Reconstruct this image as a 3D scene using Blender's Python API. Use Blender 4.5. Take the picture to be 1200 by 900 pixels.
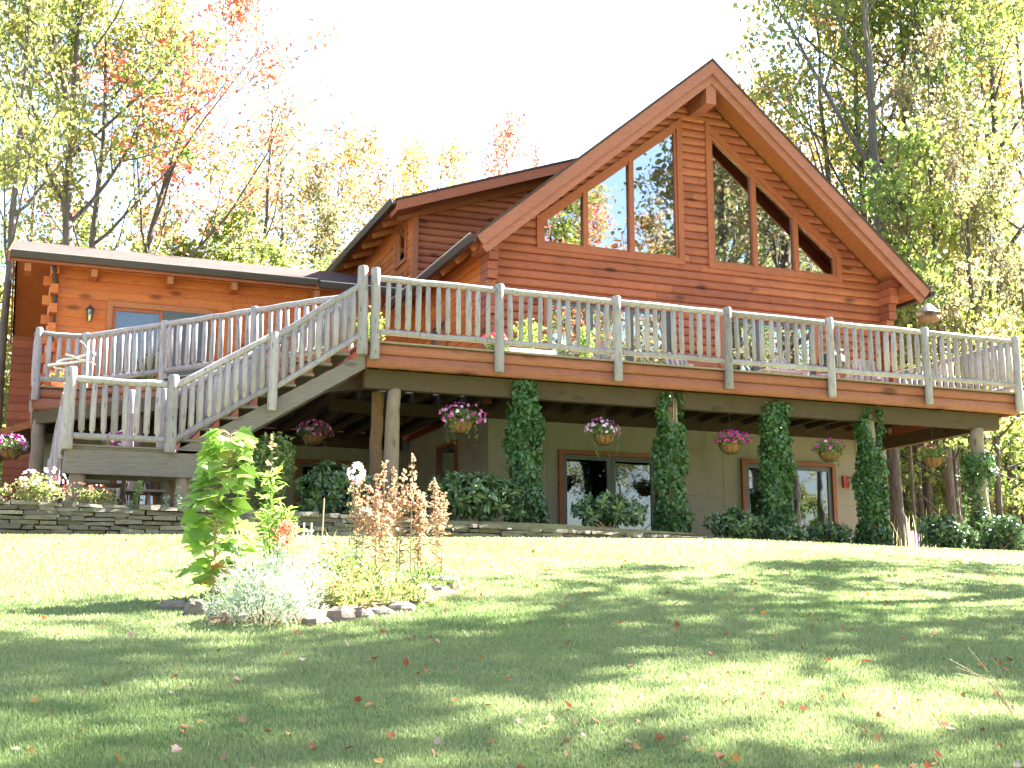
import bpy, math, random
import numpy as np
from mathutils import Vector, Matrix

# ------------------------------------------------------------------ camera, sky, sun, exposure
scene = bpy.context.scene
COL = scene.collection
for o in list(bpy.data.objects):
    bpy.data.objects.remove(o)
F = 1459.0
PITCH = math.atan(270/F)
YAW = math.radians(21.35)
CAM = Vector((-4.822, -18.577, -1.387))
FW = Vector((math.sin(YAW)*math.cos(PITCH), math.cos(YAW)*math.cos(PITCH), math.sin(PITCH)))
RT = Vector((math.cos(YAW), -math.sin(YAW), 0))
UP = RT.cross(FW)
cd = bpy.data.cameras.new('camera'); cam = bpy.data.objects.new('camera', cd); COL.objects.link(cam)
cd.sensor_width = 36; cd.lens = 36*F/1200; cd.clip_end = 2000; cd.clip_start = 0.05
cam.matrix_world = Matrix(((RT.x, UP.x, -FW.x, CAM.x), (RT.y, UP.y, -FW.y, CAM.y), (RT.z, UP.z, -FW.z, CAM.z), (0, 0, 0, 1)))
scene.camera = cam

SUN_EL = math.radians(45)
SUN_AZ = math.radians(12)            # measured from +X towards +Y
sdir = Vector((math.cos(SUN_EL)*math.cos(SUN_AZ), math.cos(SUN_EL)*math.sin(SUN_AZ), math.sin(SUN_EL)))
w = bpy.data.worlds.new('World'); scene.world = w; w.use_nodes = True
nt = w.node_tree; nt.nodes.clear()
sky = nt.nodes.new('ShaderNodeTexSky'); sky.sky_type = 'NISHITA'; sky.sun_disc = False
sky.sun_elevation = SUN_EL; sky.sun_rotation = math.pi/2 - SUN_AZ
sky.air_density = 1.0; sky.dust_density = 1.8; sky.ozone_density = 1.0
bg = nt.nodes.new('ShaderNodeBackground'); bg.inputs['Strength'].default_value = 0.05
wo = nt.nodes.new('ShaderNodeOutputWorld')
nt.links.new(sky.outputs[0], bg.inputs['Color']); nt.links.new(bg.outputs[0], wo.inputs['Surface'])
sl = bpy.data.lights.new('sun', 'SUN'); sl.energy = 5.0; sl.angle = math.radians(0.5); sl.color = (1.0, 0.95, 0.87)
so = bpy.data.objects.new('sun', sl); COL.objects.link(so)
so.rotation_euler = sdir.to_track_quat('Z', 'Y').to_euler(); so.location = (30, 0, 40)
scene.view_settings.view_transform = 'Standard'; scene.view_settings.look = 'None'
scene.view_settings.exposure = 3.95; scene.view_settings.gamma = 1.0
scene.view_settings.use_curve_mapping = False
scene.cycles.max_bounces = 7; scene.cycles.transparent_max_bounces = 12
scene.cycles.diffuse_bounces = 4

R = random.Random(7)
NR = np.random.RandomState(11)

# ------------------------------------------------------------------ helpers
class MB:
    """collects faces (with a tone per face), builds ONE mesh object"""
    def __init__(self):
        self.v = []; self.f = []; self.t = []; self.s = []; self.m = []
    def add(self, vs, fs, tone=0.5, smooth=False, mat=0):
        n = len(self.v); self.v += [tuple(p) for p in vs]
        for f in fs:
            self.f.append([n+i for i in f]); self.t.append(tone); self.s.append(smooth); self.m.append(mat)
        return self
    def box(self, a, b, tone=None, mat=0):
        x0, y0, z0 = a; x1, y1, z1 = b
        vs = [(x0,y0,z0),(x1,y0,z0),(x1,y1,z0),(x0,y1,z0),(x0,y0,z1),(x1,y0,z1),(x1,y1,z1),(x0,y1,z1)]
        return self.add(vs, [(0,3,2,1),(4,5,6,7),(0,1,5,4),(1,2,6,5),(2,3,7,6),(3,0,4,7)], R.random() if tone is None else tone, False, mat)
    def beam(self, p, q, wd, ht, up=(0,0,1), tone=None, mat=0):
        p = Vector(p); q = Vector(q); d = (q-p).normalized(); up = Vector(up)
        s = d.cross(up).normalized(); u = s.cross(d).normalized()
        vs = []
        for c in (p, q):
            for a, b in ((-1,-1),(1,-1),(1,1),(-1,1)): vs.append(c+s*a*wd/2+u*b*ht/2)
        return self.add(vs, [(3,2,1,0),(4,5,6,7),(0,1,5,4),(1,2,6,5),(2,3,7,6),(3,0,4,7)], R.random() if tone is None else tone, False, mat)
    def prism(self, poly, off, tone=0.5, mat=0):
        """poly: list of 3d points; extruded by off"""
        n = len(poly); off = Vector(off)
        vs = [Vector(p) for p in poly]+[Vector(p)+off for p in poly]
        fs = [tuple(range(n))[::-1], tuple(range(n, 2*n))]+[(i, (i+1) % n, n+(i+1) % n, n+i) for i in range(n)]
        return self.add(vs, fs, tone, False, mat)
    def tube(self, pts, rad, n=8, tone=None, jit=0.0, caps=True, mat=0, smooth=True):
        pts = [Vector(p) for p in pts]
        if not hasattr(rad, '__len__'): rad = [rad]*len(pts)
        tone = R.random() if tone is None else tone
        vs = []; fs = []
        d0 = (pts[1]-pts[0]).normalized()
        ref = Vector((0,0,1)) if abs(d0.z) < .9 else Vector((1,0,0))
        for i, p in enumerate(pts):
            d = (pts[min(i+1, len(pts)-1)]-pts[max(i-1, 0)]).normalized()
            s = d.cross(ref).normalized(); u = s.cross(d)
            for k in range(n):
                a = 2*math.pi*k/n; r = rad[i]*(1+jit*(R.random()-.5))
                vs.append(p+s*math.cos(a)*r+u*math.sin(a)*r)
        for i in range(len(pts)-1):
            for k in range(n):
                fs.append((i*n+k, i*n+(k+1) % n, (i+1)*n+(k+1) % n, (i+1)*n+k))
        self.add(vs, fs, tone, smooth, mat)
        if caps:
            L = len(pts)-1
            self.add(vs[:n], [tuple(range(n))[::-1]], tone, False, mat)
            self.add(vs[L*n:], [tuple(range(n))], tone, False, mat)
        return self
    def log(self, p, q, r, n=9, bend=0.01, tone=None, jit=.12, taper=0.0, seg=5, mat=0):
        p = Vector(p); q = Vector(q); pts = []; rs = []
        L = (q-p).length
        for i in range(seg+1):
            t = i/seg; j = Vector((R.uniform(-1,1), R.uniform(-1,1), R.uniform(-1,1)))*bend*(0 if i in (0, seg) else 1)
            pts.append(p.lerp(q, t)+j); rs.append(r*(1-taper*t)*R.uniform(.95, 1.05))
        d = (q-p).normalized(); e = min(.02, L*.1)
        pts = [p-d*0.0]+[p+d*e]+pts[1:-1]+[q-d*e]+[q]; rs = [rs[0]*.82]+rs[:1]+rs[1:-1]+rs[-1:]+[rs[-1]*.82]
        return self.tube(pts, rs, n, tone, jit, True, mat)
    def lathe(self, c, prof, n=12, tone=.5, mat=0):
        c = Vector(c); vs = []; fs = []
        for r, z in prof:
            for k in range(n):
                a = 2*math.pi*k/n; vs.append((c.x+r*math.cos(a), c.y+r*math.sin(a), c.z+z))
        for i in range(len(prof)-1):
            for k in range(n): fs.append((i*n+k, i*n+(k+1) % n, (i+1)*n+(k+1) % n, (i+1)*n+k))
        self.add(vs, fs, tone, True, mat); return self
    def leaves(self, V, Fc, T, mat=0):
        n = len(self.v); self.v += [tuple(p) for p in V.tolist()]
        self.f += (np.asarray(Fc)+n).tolist(); self.t += list(T); self.s += [False]*len(Fc); self.m += [mat]*len(Fc)
        return self
    def build(self, name, mats, parent=None, origin=None):
        if not isinstance(mats, (list, tuple)): mats = [mats]
        off = Vector(origin) if origin is not None else (parent_base(parent) if parent else Vector((0,0,0)))
        me = bpy.data.meshes.new(name)
        V = np.array(self.v, dtype=np.float32)-np.array(off, dtype=np.float32)
        me.from_pydata(V.tolist(), [], self.f)
        for m in mats: me.materials.append(m)
        me.polygons.foreach_set('use_smooth', self.s)
        me.polygons.foreach_set('material_index', self.m)
        at = me.attributes.new('tone', 'FLOAT', 'FACE'); at.data.foreach_set('value', np.array(self.t, dtype=np.float32))
        me.update()
        ob = bpy.data.objects.new(name, me); COL.objects.link(ob)
        if parent is not None: ob.parent = parent
        else: ob.location = off
        return ob

def parent_base(p):
    while p.parent is not None: p = p.parent
    return Vector(p.location)

def tag(o, label=None, cat=None, group=None, kind=None):
    if label: o['label'] = label
    if cat: o['category'] = cat
    if group: o['group'] = group
    if kind: o['kind'] = kind
    return o

def thing(name, label, cat, loc=(0,0,0), group=None, rz=0):
    o = bpy.data.objects.new(name, None); COL.objects.link(o); o.location = loc; o.rotation_euler = (0,0,rz)
    o.empty_display_size = .3
    return tag(o, label, cat, group)

def copy_tree(src, loc, rz=0, sc=1, label=None, group=None, cat=None, top=True):
    c = src.copy(); COL.objects.link(c)
    if top:
        c.location = loc; c.rotation_euler = (0,0,rz)
        c.scale = (sc,)*3 if not hasattr(sc, '__len__') else sc
        if label: c['label'] = label
        if group: c['group'] = group
        if cat: c['category'] = cat
    for ch in list(src.children):
        d = copy_tree(ch, None, top=False); d.parent = c
    return c

def at(px, dist):
    P = CAM+(Vector((math.sin(YAW), math.cos(YAW), 0))+RT*(px-600)/1484.0)*dist
    return P.x, P.y

# leaf templates: (verts2d with z fold, faces)
KITE = (np.array([[0,0,0],[.5,.42,.12],[0,1,-.05],[-.5,.42,.12]], float), [[0,1,2,3]])
LANCE = (np.array([[0,0,0],[.5,.35,.10],[.42,.7,.05],[0,1,-.12],[-.42,.7,.05],[-.5,.35,.10]], float), [[0,1,2,5],[5,2,3,4]])
_m = [(0,0),(.28,-.06),(.55,.12),(.42,.28),(.72,.52),(.40,.52),(.30,.66),(0,1.0),(-.30,.66),(-.40,.52),(-.72,.52),(-.42,.28),(-.55,.12),(-.28,-.06)]
MAPLE = (np.array([[x, y, .10*abs(x)-.12*y*y] for x, y in _m], float), [[0,1,2,3],[0,3,4,5],[0,5,6,7],[0,7,8,9],[0,9,10,11],[0,11,12,13]])
def leafset(P, size, rs, aspect=.7, upb=0.0, tmpl=KITE, axis=None, axb=0.0, var=.35, tone=None, tvar=1.0, out=None, outb=0.0):
    P = np.asarray(P, float); N = len(P)
    a = rs.normal(size=(N,3)); 
    if axis is not None: a += np.asarray(axis)*axb
    a /= np.linalg.norm(a, axis=1)[:,None]+1e-9
    nrm = rs.normal(size=(N,3)); nrm[:,2] += upb
    if out is not None: nrm += np.asarray(out)*outb
    s = np.cross(a, nrm); s /= np.linalg.norm(s, axis=1)[:,None]+1e-9
    nn = np.cross(s, a)
    sz = size*(1-var+2*var*rs.rand(N))
    t, fs = tmpl; k = len(t)
    V = P[:,None,:]+(s[:,None,:]*(t[None,:,0:1]*aspect)+a[:,None,:]*t[None,:,1:2]+nn[:,None,:]*t[None,:,2:3])*sz[:,None,None]
    V = V.reshape(-1,3)
    Fc = (np.arange(N)[:,None,None]*k+np.array(fs)[None]).reshape(-1, len(fs[0]))
    T = np.repeat(rs.rand(N)*tvar if tone is None else np.clip(tone+(rs.rand(N)-.5)*.3, 0, 1), len(fs))
    return V, Fc, T
def blob_pts(c, r, n, rs, shell=.5):
    d = rs.normal(size=(n,3)); d /= np.linalg.norm(d, axis=1)[:,None]
    rad = shell+(1-shell)*rs.rand(n)
    return np.array(c)+d*np.array(r)*rad[:,None], d

# ------------------------------------------------------------------ materials
def newmat(name):
    m = bpy.data.materials.new(name); m.use_nodes = True; nt = m.node_tree
    return m, nt, nt.nodes['Principled BSDF'], nt.nodes['Material Output']
def ramp(nt, cols, fac):
    r = nt.nodes.new('ShaderNodeValToRGB'); e = r.color_ramp.elements
    while len(e) < len(cols): e.new(.5)
    for i, c in enumerate(cols):
        p, c = (c[0], c[1]) if len(c) == 2 else (i/(len(cols)-1), c)
        e[i].position = p; e[i].color = (*c, 1)
    nt.links.new(fac, r.inputs[0]); return r.outputs[0]
def attr(nt, name='tone'):
    a = nt.nodes.new('ShaderNodeAttribute'); a.attribute_name = name; return a.outputs['Fac']
def coords(nt, sc=(1,1,1)):
    t = nt.nodes.new('ShaderNodeTexCoord'); mp = nt.nodes.new('ShaderNodeMapping'); mp.inputs['Scale'].default_value = sc
    nt.links.new(t.outputs['Object'], mp.inputs[0]); return mp.outputs[0]
def noise(nt, vec, scale, detail=4, rough=.6):
    n = nt.nodes.new('ShaderNodeTexNoise'); n.inputs['Scale'].default_value = scale; n.inputs['Detail'].default_value = detail
    n.inputs['Roughness'].default_value = rough; nt.links.new(vec, n.inputs['Vector']); return n.outputs['Fac']
def mixc(nt, a, b, fac, mode='MIX'):
    m = nt.nodes.new('ShaderNodeMix'); m.data_type = 'RGBA'; m.blend_type = mode
    for k, v in ((0, fac), (6, a), (7, b)):
        if hasattr(v, 'is_linked'): nt.links.new(v, m.inputs[k])
        elif hasattr(v, '__len__'): m.inputs[k].default_value = (*v, 1)
        else: m.inputs[k].default_value = v
    return m.outputs[2]
def maprange(nt, v, a, b, c=0, d=1):
    m = nt.nodes.new('ShaderNodeMapRange'); nt.links.new(v, m.inputs[0])
    for i, x in enumerate((a, b, c, d)): m.inputs[i+1].default_value = x
    return m.outputs[0]
def bump(nt, bs, h, strength=.4, dist=.01):
    b = nt.nodes.new('ShaderNodeBump'); b.inputs['Strength'].default_value = strength; b.inputs['Distance'].default_value = dist
    nt.links.new(h, b.inputs['Height']); nt.links.new(b.outputs[0], bs.inputs['Normal'])

def wood(name, cols, dark, stretch=(1,1,6), knot=1.5, rough=.6, kn=.5, spec=.3, streak=None):
    """cols: ramp over tone; grain noise stretched; knots"""
    m, nt, bs, out = newmat(name)
    c = ramp(nt, cols, attr(nt))
    v = coords(nt, stretch)
    g = noise(nt, v, 7, 6, .65)
    c = mixc(nt, c, dark, maprange(nt, g, .45, .75, 0, .55))
    v1 = coords(nt, (1,1,1)); g3 = noise(nt, v1, 1.3, 3, .6)
    c = mixc(nt, c, dark, maprange(nt, g3, .5, .8, 0, .35))
    if knot:
        vo = nt.nodes.new('ShaderNodeTexVoronoi'); vo.inputs['Scale'].default_value = knot
        v2 = coords(nt, tuple(1+.7*(s-1)/max(1, max(stretch)-1)*2 for s in stretch)); nt.links.new(v2, vo.inputs['Vector'])
        c = mixc(nt, c, tuple(x*.45 for x in dark), maprange(nt, vo.outputs['Distance'], .09, .21, kn, 0))
    nt.links.new(c, bs.inputs['Base Color']); bs.inputs['Roughness'].default_value = rough
    bs.inputs['Specular IOR Level'].default_value = spec
    bump(nt, bs, g, .35, .01)
    return m
def simple(name, col, rough=.6, metal=0, nz=None, spec=.5, bmp=0, var=.3):
    m, nt, bs, out = newmat(name)
    v = coords(nt); g = noise(nt, v, nz or 8, 5)
    c = mixc(nt, tuple(x*(1-var) for x in col), tuple(min(1, x*(1+var)) for x in col), g)
    nt.links.new(c, bs.inputs['Base Color']); bs.inputs['Roughness'].default_value = rough
    bs.inputs['Metallic'].default_value = metal; bs.inputs['Specular IOR Level'].default_value = spec
    if bmp: bump(nt, bs, g, bmp, .02)
    return m
def leafmat(name, cols, trans=.45, rough=.5, spec=.3, obj=0.0):
    m, nt, bs, out = newmat(name)
    a = attr(nt)
    c = ramp(nt, cols, a)
    if obj:
        oi = nt.nodes.new('ShaderNodeObjectInfo')
        hs = nt.nodes.new('ShaderNodeHueSaturation'); nt.links.new(c, hs.inputs['Color'])
        nt.links.new(maprange(nt, oi.outputs['Random'], 0, 1, .5-obj, .5+obj), hs.inputs['Hue']); c = hs.outputs[0]
    nt.links.new(c, bs.inputs['Base Color']); bs.inputs['Roughness'].default_value = rough
    bs.inputs['Specular IOR Level'].default_value = spec
    if trans:
        t = nt.nodes.new('ShaderNodeBsdfTranslucent')
        c2 = mixc(nt, c, (1.0, .95, .35), .5, 'MULTIPLY')
        hs2 = nt.nodes.new('ShaderNodeHueSaturation'); hs2.inputs['Value'].default_value = 1.7; hs2.inputs['Saturation'].default_value = 1.05
        nt.links.new(c, hs2.inputs['Color']); nt.links.new(hs2.outputs[0], t.inputs['Color'])
        mx = nt.nodes.new('ShaderNodeMixShader'); mx.inputs[0].default_value = trans
        nt.links.new(bs.outputs[0], mx.inputs[1]); nt.links.new(t.outputs[0], mx.inputs[2]); nt.links.new(mx.outputs[0], out.inputs['Surface'])
    return m

M = {}
ORD = (.13,.035,.014)
M['log'] = wood('stained_logs', [(0.267,0.072,0.034),(0.310,0.089,0.042),(0.224,0.060,0.031),(0.344,0.105,0.050)], (0.060,0.017,0.012), (1,1,9), 1.1, .5, .75)
M['log_bounce'] = wood('stained_logs_bounce_lit', [(0.421,0.107,0.022),(0.464,0.127,0.028),(0.370,0.089,0.020),(0.490,0.146,0.036)], (0.129,0.029,0.009), (1,1,9), 1.1, .6, .65)  # same log stain, brighter orange: bounce light put into the colour
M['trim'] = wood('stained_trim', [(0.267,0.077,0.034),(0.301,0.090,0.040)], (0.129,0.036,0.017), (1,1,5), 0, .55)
M['rake'] = wood('stained_rake_boards', [(0.246,0.086,0.053),(0.282,0.101,0.062)], (0.141,0.046,0.026), (1,1,3), .7, .55, .3)
M['soffit'] = wood('soffit_boards', [(0.306,0.102,0.034),(0.340,0.119,0.043)], (0.153,0.044,0.015), (1,1,3), .9, .6, .3)
M['rim'] = wood('rim_logs', [(0.238,0.076,0.043),(0.289,0.100,0.056),(0.196,0.064,0.037)], (0.076,0.022,0.014), (1,1,8), .9, .6, .75)
M['grey'] = wood('weathered_cedar', [(0.244,0.208,0.220),(0.321,0.279,0.291),(0.196,0.166,0.176)], (0.089,0.065,0.065), (3,3,.6), 5, .75, .6)
M['greyplank'] = wood('weathered_planks', [(.135,.108,.098),(.165,.135,.122)], (.06,.042,.035), (.6,3,6), 1.5, .8, .5)
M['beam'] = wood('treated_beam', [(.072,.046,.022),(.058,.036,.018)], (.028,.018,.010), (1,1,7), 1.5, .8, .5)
M['post'] = wood('peeled_log_post', [(.19,.135,.095),(.225,.165,.12)], (.09,.055,.035), (4,4,.7), 2.2, .75, .7)
M['postdark'] = wood('brown_log_post', [(.20,.11,.058),(.18,.10,.05)], (.08,.04,.022), (4,4,.7), 2.2, .75, .7)
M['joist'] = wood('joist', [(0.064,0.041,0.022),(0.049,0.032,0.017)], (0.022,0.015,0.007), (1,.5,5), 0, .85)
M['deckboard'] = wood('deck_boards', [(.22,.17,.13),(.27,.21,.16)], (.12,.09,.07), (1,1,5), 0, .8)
M['gutter'] = simple('brown_gutter', (.035,.024,.021), .6, 0, 3)
M['gutterlip'] = simple('gutter_lip', (.62,.56,.50), .4, 0, 3)
M['white'] = simple('white_paint', (.78,.78,.76), .5, 0, 4, .5, 0, .08)
M['darkframe'] = simple('dark_frame', (.055,.062,.068), .45, 0, 4)
M['iron'] = simple('black_iron', (.03,.03,.03), .5, .3, 6)
M['terracotta'] = simple('terracotta', (.50,.18,.08), .7, 0, 12)
M['coir'] = simple('coir_liner', (0.210,0.105,0.042), .95, 0, 30, .2, .8)
M['trimdark'] = wood('shaded_trim', [(.20,.07,.032),(.23,.085,.04)], (.09,.03,.015), (1,1,5), 0, .6)  # stained trim with the shade under the deck put into its colour
M['soil'] = simple('soil', (.06,.045,.03), .95, 0, 15, .1, .5)
M['mulch'] = simple('mulch', (.13,.085,.055), .95, 0, 25, .1, .8, .6)
M['stem'] = simple('stem', (.10,.13,.04), .7, 0, 10)
M['dryst'] = simple('dry_stem', (.33,.24,.14), .8, 0, 20)
M['red'] = simple('red_paint', (0.270,0.018,0.012), .5)
M['purple'] = simple('purple_cloth', (.18,.06,.36), .7)
M['tin'] = simple('galvanised_tin', (0.234,0.234,0.243), .35, .6, 9)
M['drift'] = simple('bleached_driftwood', (.66,.62,.55), .8, 0, 12, .2, .5)
M['curtain'] = simple('curtain', (.72,.70,.66), .9, 0, 3)
M['interior'] = simple('interior_plaster', (.30,.22,.15), .9, 0, 1)

# shingles
m, nt, bs, out = newmat('shingles'); M['roof'] = m
v = coords(nt, (3,3,3)); br = nt.nodes.new('ShaderNodeTexBrick'); br.inputs['Scale'].default_value = 1.0
nt.links.new(v, br.inputs['Vector']); br.inputs['Color1'].default_value = (.048,.031,.029,1); br.inputs['Color2'].default_value = (.072,.048,.044,1)
br.inputs['Mortar'].default_value = (.07,.05,.05,1); br.inputs['Mortar Size'].default_value = .02; br.inputs['Brick Width'].default_value = .7; br.inputs['Row Height'].default_value = .42
g = noise(nt, coords(nt), 40, 4)
nt.links.new(mixc(nt, br.outputs[0], (.085,.057,.052), maprange(nt, g, .4, .8, 0, .5)), bs.inputs['Base Color']); bs.inputs['Roughness'].default_value = 1; bs.inputs['Specular IOR Level'].default_value = .05

# concrete panels
m, nt, bs, out = newmat('concrete'); M['concrete'] = m
g = noise(nt, coords(nt), 1.6, 6, .7); g2 = noise(nt, coords(nt, (1,1,.2)), 3, 5)
c = ramp(nt, [(.155,.142,.115),(.23,.212,.175),(.27,.247,.21)], g); c = mixc(nt, c, (.14,.105,.07), maprange(nt, g2, .55, .8, 0, .5))
nt.links.new(c, bs.inputs['Base Color']); bs.inputs['Roughness'].default_value = .92; bump(nt, bs, g, .2)
M['seam'] = simple('concrete_seam', (.16,.14,.11), .9)

# stone
m, nt, bs, out = newmat('fieldstone'); M['stone'] = m
c = ramp(nt, [(.065,.052,.042),(.11,.09,.07),(.16,.13,.105),(.085,.072,.052),(.20,.16,.13)], attr(nt)); g = noise(nt, coords(nt, (1,1,3)), 9, 6, .7)
c = mixc(nt, c, (.05,.045,.03), maprange(nt, g, .45, .7, 0, .7)); g4 = noise(nt, coords(nt), 5, 3)
c = mixc(nt, c, (.36,.33,.29), maprange(nt, g4, .64, .70, 0, .8))
nt.links.new(c, bs.inputs['Base Color']); bs.inputs['Roughness'].default_value = .9; bump(nt, bs, g, .9, .02)

# bark
m, nt, bs, out = newmat('bark'); M['bark'] = m
g = noise(nt, coords(nt, (6,6,.9)), 3, 6, .7); g2 = noise(nt, coords(nt), .7, 3)
c = ramp(nt, [(.3,(.032,.025,.021)),(.5,(.085,.07,.06)),(.72,(.16,.14,.125))], g); c = mixc(nt, c, (.19,.175,.155), maprange(nt, g2, .5, .7, 0, .35))
nt.links.new(c, bs.inputs['Base Color']); bs.inputs['Roughness'].default_value = .9; bump(nt, bs, g, .9, .04)

# glass: reflecting outer pane, see through to the room
def glassmat(name, refl, tint):
    m, nt, bs, out = newmat(name); nt.nodes.remove(bs)
    gl = nt.nodes.new('ShaderNodeBsdfGlossy'); gl.inputs['Roughness'].default_value = .01; gl.inputs['Color'].default_value = (.93,.97,1,1)
    tr = nt.nodes.new('ShaderNodeBsdfTransparent'); tr.inputs['Color'].default_value = (*tint, 1)
    fr = nt.nodes.new('ShaderNodeFresnel'); fr.inputs['IOR'].default_value = 1.5
    g = noise(nt, coords(nt), 1.1, 2); b = nt.nodes.new('ShaderNodeBump'); b.inputs['Strength'].default_value = .04; b.inputs['Distance'].default_value = .05
    nt.links.new(g, b.inputs['Height']); nt.links.new(b.outputs[0], gl.inputs['Normal'])
    f = maprange(nt, fr.outputs[0], 0, 1, refl, 1)
    mx = nt.nodes.new('ShaderNodeMixShader'); nt.links.new(f, mx.inputs[0]); nt.links.new(tr.outputs[0], mx.inputs[1]); nt.links.new(gl.outputs[0], mx.inputs[2])
    nt.links.new(mx.outputs[0], out.inputs['Surface']); return m
M['glass'] = glassmat('window_glass', .34, (.55,.58,.55))
M['glassdark'] = glassmat('shaded_glass', .06, (.45,.47,.45))
M['glasslamp'] = glassmat('lamp_glass', .15, (.8,.8,.75))

# foliage
M['lf_green'] = leafmat('maple_leaves_green', [(.065,.115,.030),(.12,.18,.045),(.21,.24,.065),(.10,.155,.04)], .38, obj=.02)
M['lf_yellow'] = leafmat('maple_leaves_yellow', [(.20,.21,.06),(.27,.25,.075),(.15,.19,.05),(.30,.22,.08)], .40, obj=.02)
M['lf_mixed'] = leafmat('maple_leaves_turning', [(.15,.18,.045),(.28,.24,.07),(.36,.19,.075),(.20,.22,.055),(.40,.15,.08)], .42, obj=.015)
M['lf_red'] = leafmat('maple_leaves_red', [(.40,.09,.07),(.42,.13,.09),(.40,.20,.10),(.38,.08,.08),(.30,.23,.09)], .42, obj=.01)
M['lf_pale'] = leafmat('thin_pale_leaves', [(.17,.18,.085),(.21,.155,.09),(.13,.16,.065),(.25,.12,.085)], .35, obj=.015)
M['ivy'] = leafmat('ivy_leaves', [(0.029,0.069,0.020),(0.054,0.117,0.029),(0.044,0.093,0.028),(0.078,0.147,0.034)], .2, .35, .5)
M['rhodo'] = leafmat('rhododendron_leaves', [(0.030,0.064,0.025),(0.051,0.093,0.036),(0.072,0.128,0.047),(0.111,0.145,0.043)], .15, .28, .6)
M['shrub'] = leafmat('shrub_leaves', [(.06,.11,.03),(.10,.16,.045),(.15,.20,.06),(.22,.24,.09)], .35, .45, .4)
M['lime'] = leafmat('sapling_leaves', [(0.107,0.197,0.033),(0.180,0.295,0.049),(0.262,0.361,0.098),(0.139,0.205,0.033)], .40, .6, .25)
M['silver'] = leafmat('silver_leaves', [(0.240,0.288,0.200),(0.320,0.368,0.272),(0.192,0.248,0.160)], .35, .7, .2)
M['sedum'] = leafmat('low_leaves', [(.14,.20,.06),(.22,.28,.09),(.28,.22,.10),(.12,.17,.05)], .35, .6, .3)
M['drybrown'] = leafmat('dry_seed_heads', [(0.306,0.187,0.111),(0.391,0.272,0.170),(0.238,0.128,0.076),(0.442,0.340,0.238)], .3, .8, .1)
M['petunia'] = leafmat('petunia_petals', [(.55,.03,.20),(.45,.04,.33),(.60,.05,.26),(.70,.50,.72),(.50,.10,.40),(.82,.76,.84)], .3, .6, .2)
M['geranium'] = leafmat('geranium_petals', [(.65,.03,.05),(.75,.10,.14),(.55,.02,.06)], .3, .6, .2)
M['pinkwhite'] = leafmat('pink_white_petals', [(.75,.45,.60),(.85,.78,.78),(.70,.30,.45)], .3, .6, .2)
M['rust'] = leafmat('rust_flowers', [(.42,.13,.08),(.50,.20,.14),(.36,.09,.06)], .25, .8, .1)
M['fallen'] = leafmat('fallen_leaf', [(.30,.09,.04),(.20,.06,.04),(.36,.18,.06),(.30,.07,.05),(.40,.29,.25),(.17,.08,.045),(.34,.22,.05)], .15, .7, .2)
M['grass'] = leafmat('grass_blades', [(.092,.152,.045),(.138,.198,.068),(.22,.25,.12),(.112,.172,.056)], .35, .5, .35)
M['tallgrass'] = leafmat('tall_grass', [(.22,.27,.09),(.38,.34,.18),(.28,.33,.12)], .4, .6, .3)

# ------------------------------------------------------------------ ground
def gz(X, Y):
    X = np.asarray(X, float); Y = np.asarray(Y, float)
    zc = np.interp(X, [-6, 5.3, 12, 20], [-.37, -.19, -.30, -.35])
    yy = np.clip(Y+1, -24, 0)
    lawn = zc+yy*.147+.035*np.sin(X*.7+1)*np.sin(Y*.55)*np.clip(-yy/3, 0, 1)
    pat = np.interp(X, [-9, -5.6, 2.8, 5.5, 8, 12], [-.34, 0, 0, -.10, -.16, -.20])-np.clip(Y-14, 0, 100)*.01
    walled = (X > -5.3) & (X < 5.6)
    t = np.where(walled, np.clip((Y+.85)/.12, 0, 1), np.clip((Y+1)/2.2, 0, 1))
    return lawn*(1-t)+pat*t
xs = np.concatenate([np.linspace(-400, -30, 12), np.arange(-28, 30, .45), np.linspace(31, 400, 12)])
ys = np.concatenate([np.linspace(-400, -32, 10), np.arange(-30, -1.4, .4), np.array([-1.2, -1.0, -.85, -.79, -.73, -.5]), np.arange(0, 30, 1.0), np.linspace(31, 600, 14)])
GX, GY = np.meshgrid(xs, ys); GZ = gz(GX, GY)
nx, ny = len(xs), len(ys)
me = bpy.data.meshes.new('ground')
idx = np.arange(nx*ny).reshape(ny, nx)
fc = np.stack([idx[:-1,:-1], idx[:-1,1:], idx[1:,1:], idx[1:,:-1]], -1).reshape(-1,4)
me.from_pydata(np.stack([GX, GY, GZ], -1).reshape(-1,3).tolist(), [], fc.tolist())
me.polygons.foreach_set('use_smooth', [True]*len(fc))
m, nt, bs, out = newmat('ground_mat')
tc = nt.nodes.new('ShaderNodeTexCoord'); sp = nt.nodes.new('ShaderNodeSeparateXYZ'); nt.links.new(tc.outputs['Object'], sp.inputs[0])
g = noise(nt, tc.outputs['Object'], 3, 6, .7); gf = noise(nt, tc.outputs['Object'], 30, 5, .7)
green = ramp(nt, [(.10,.14,.04),(.17,.21,.07),(.25,.25,.11)], gf)
soil = ramp(nt, [(.05,.038,.022),(.12,.08,.04),(.22,.13,.05)], gf)
mt = nt.nodes.new('ShaderNodeMath'); mt.operation = 'ADD'; nt.links.new(sp.outputs['Y'], mt.inputs[0]); nt.links.new(g, mt.inputs[1])
nt.links.new(mixc(nt, green, soil, maprange(nt, mt.outputs[0], -.5, -.1)), bs.inputs['Base Color']); bs.inputs['Roughness'].default_value = .95
bump(nt, bs, gf, .6, .03)
me.materials.append(m)
go = bpy.data.objects.new('ground', me); COL.objects.link(go); tag(go, kind='structure')

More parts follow.
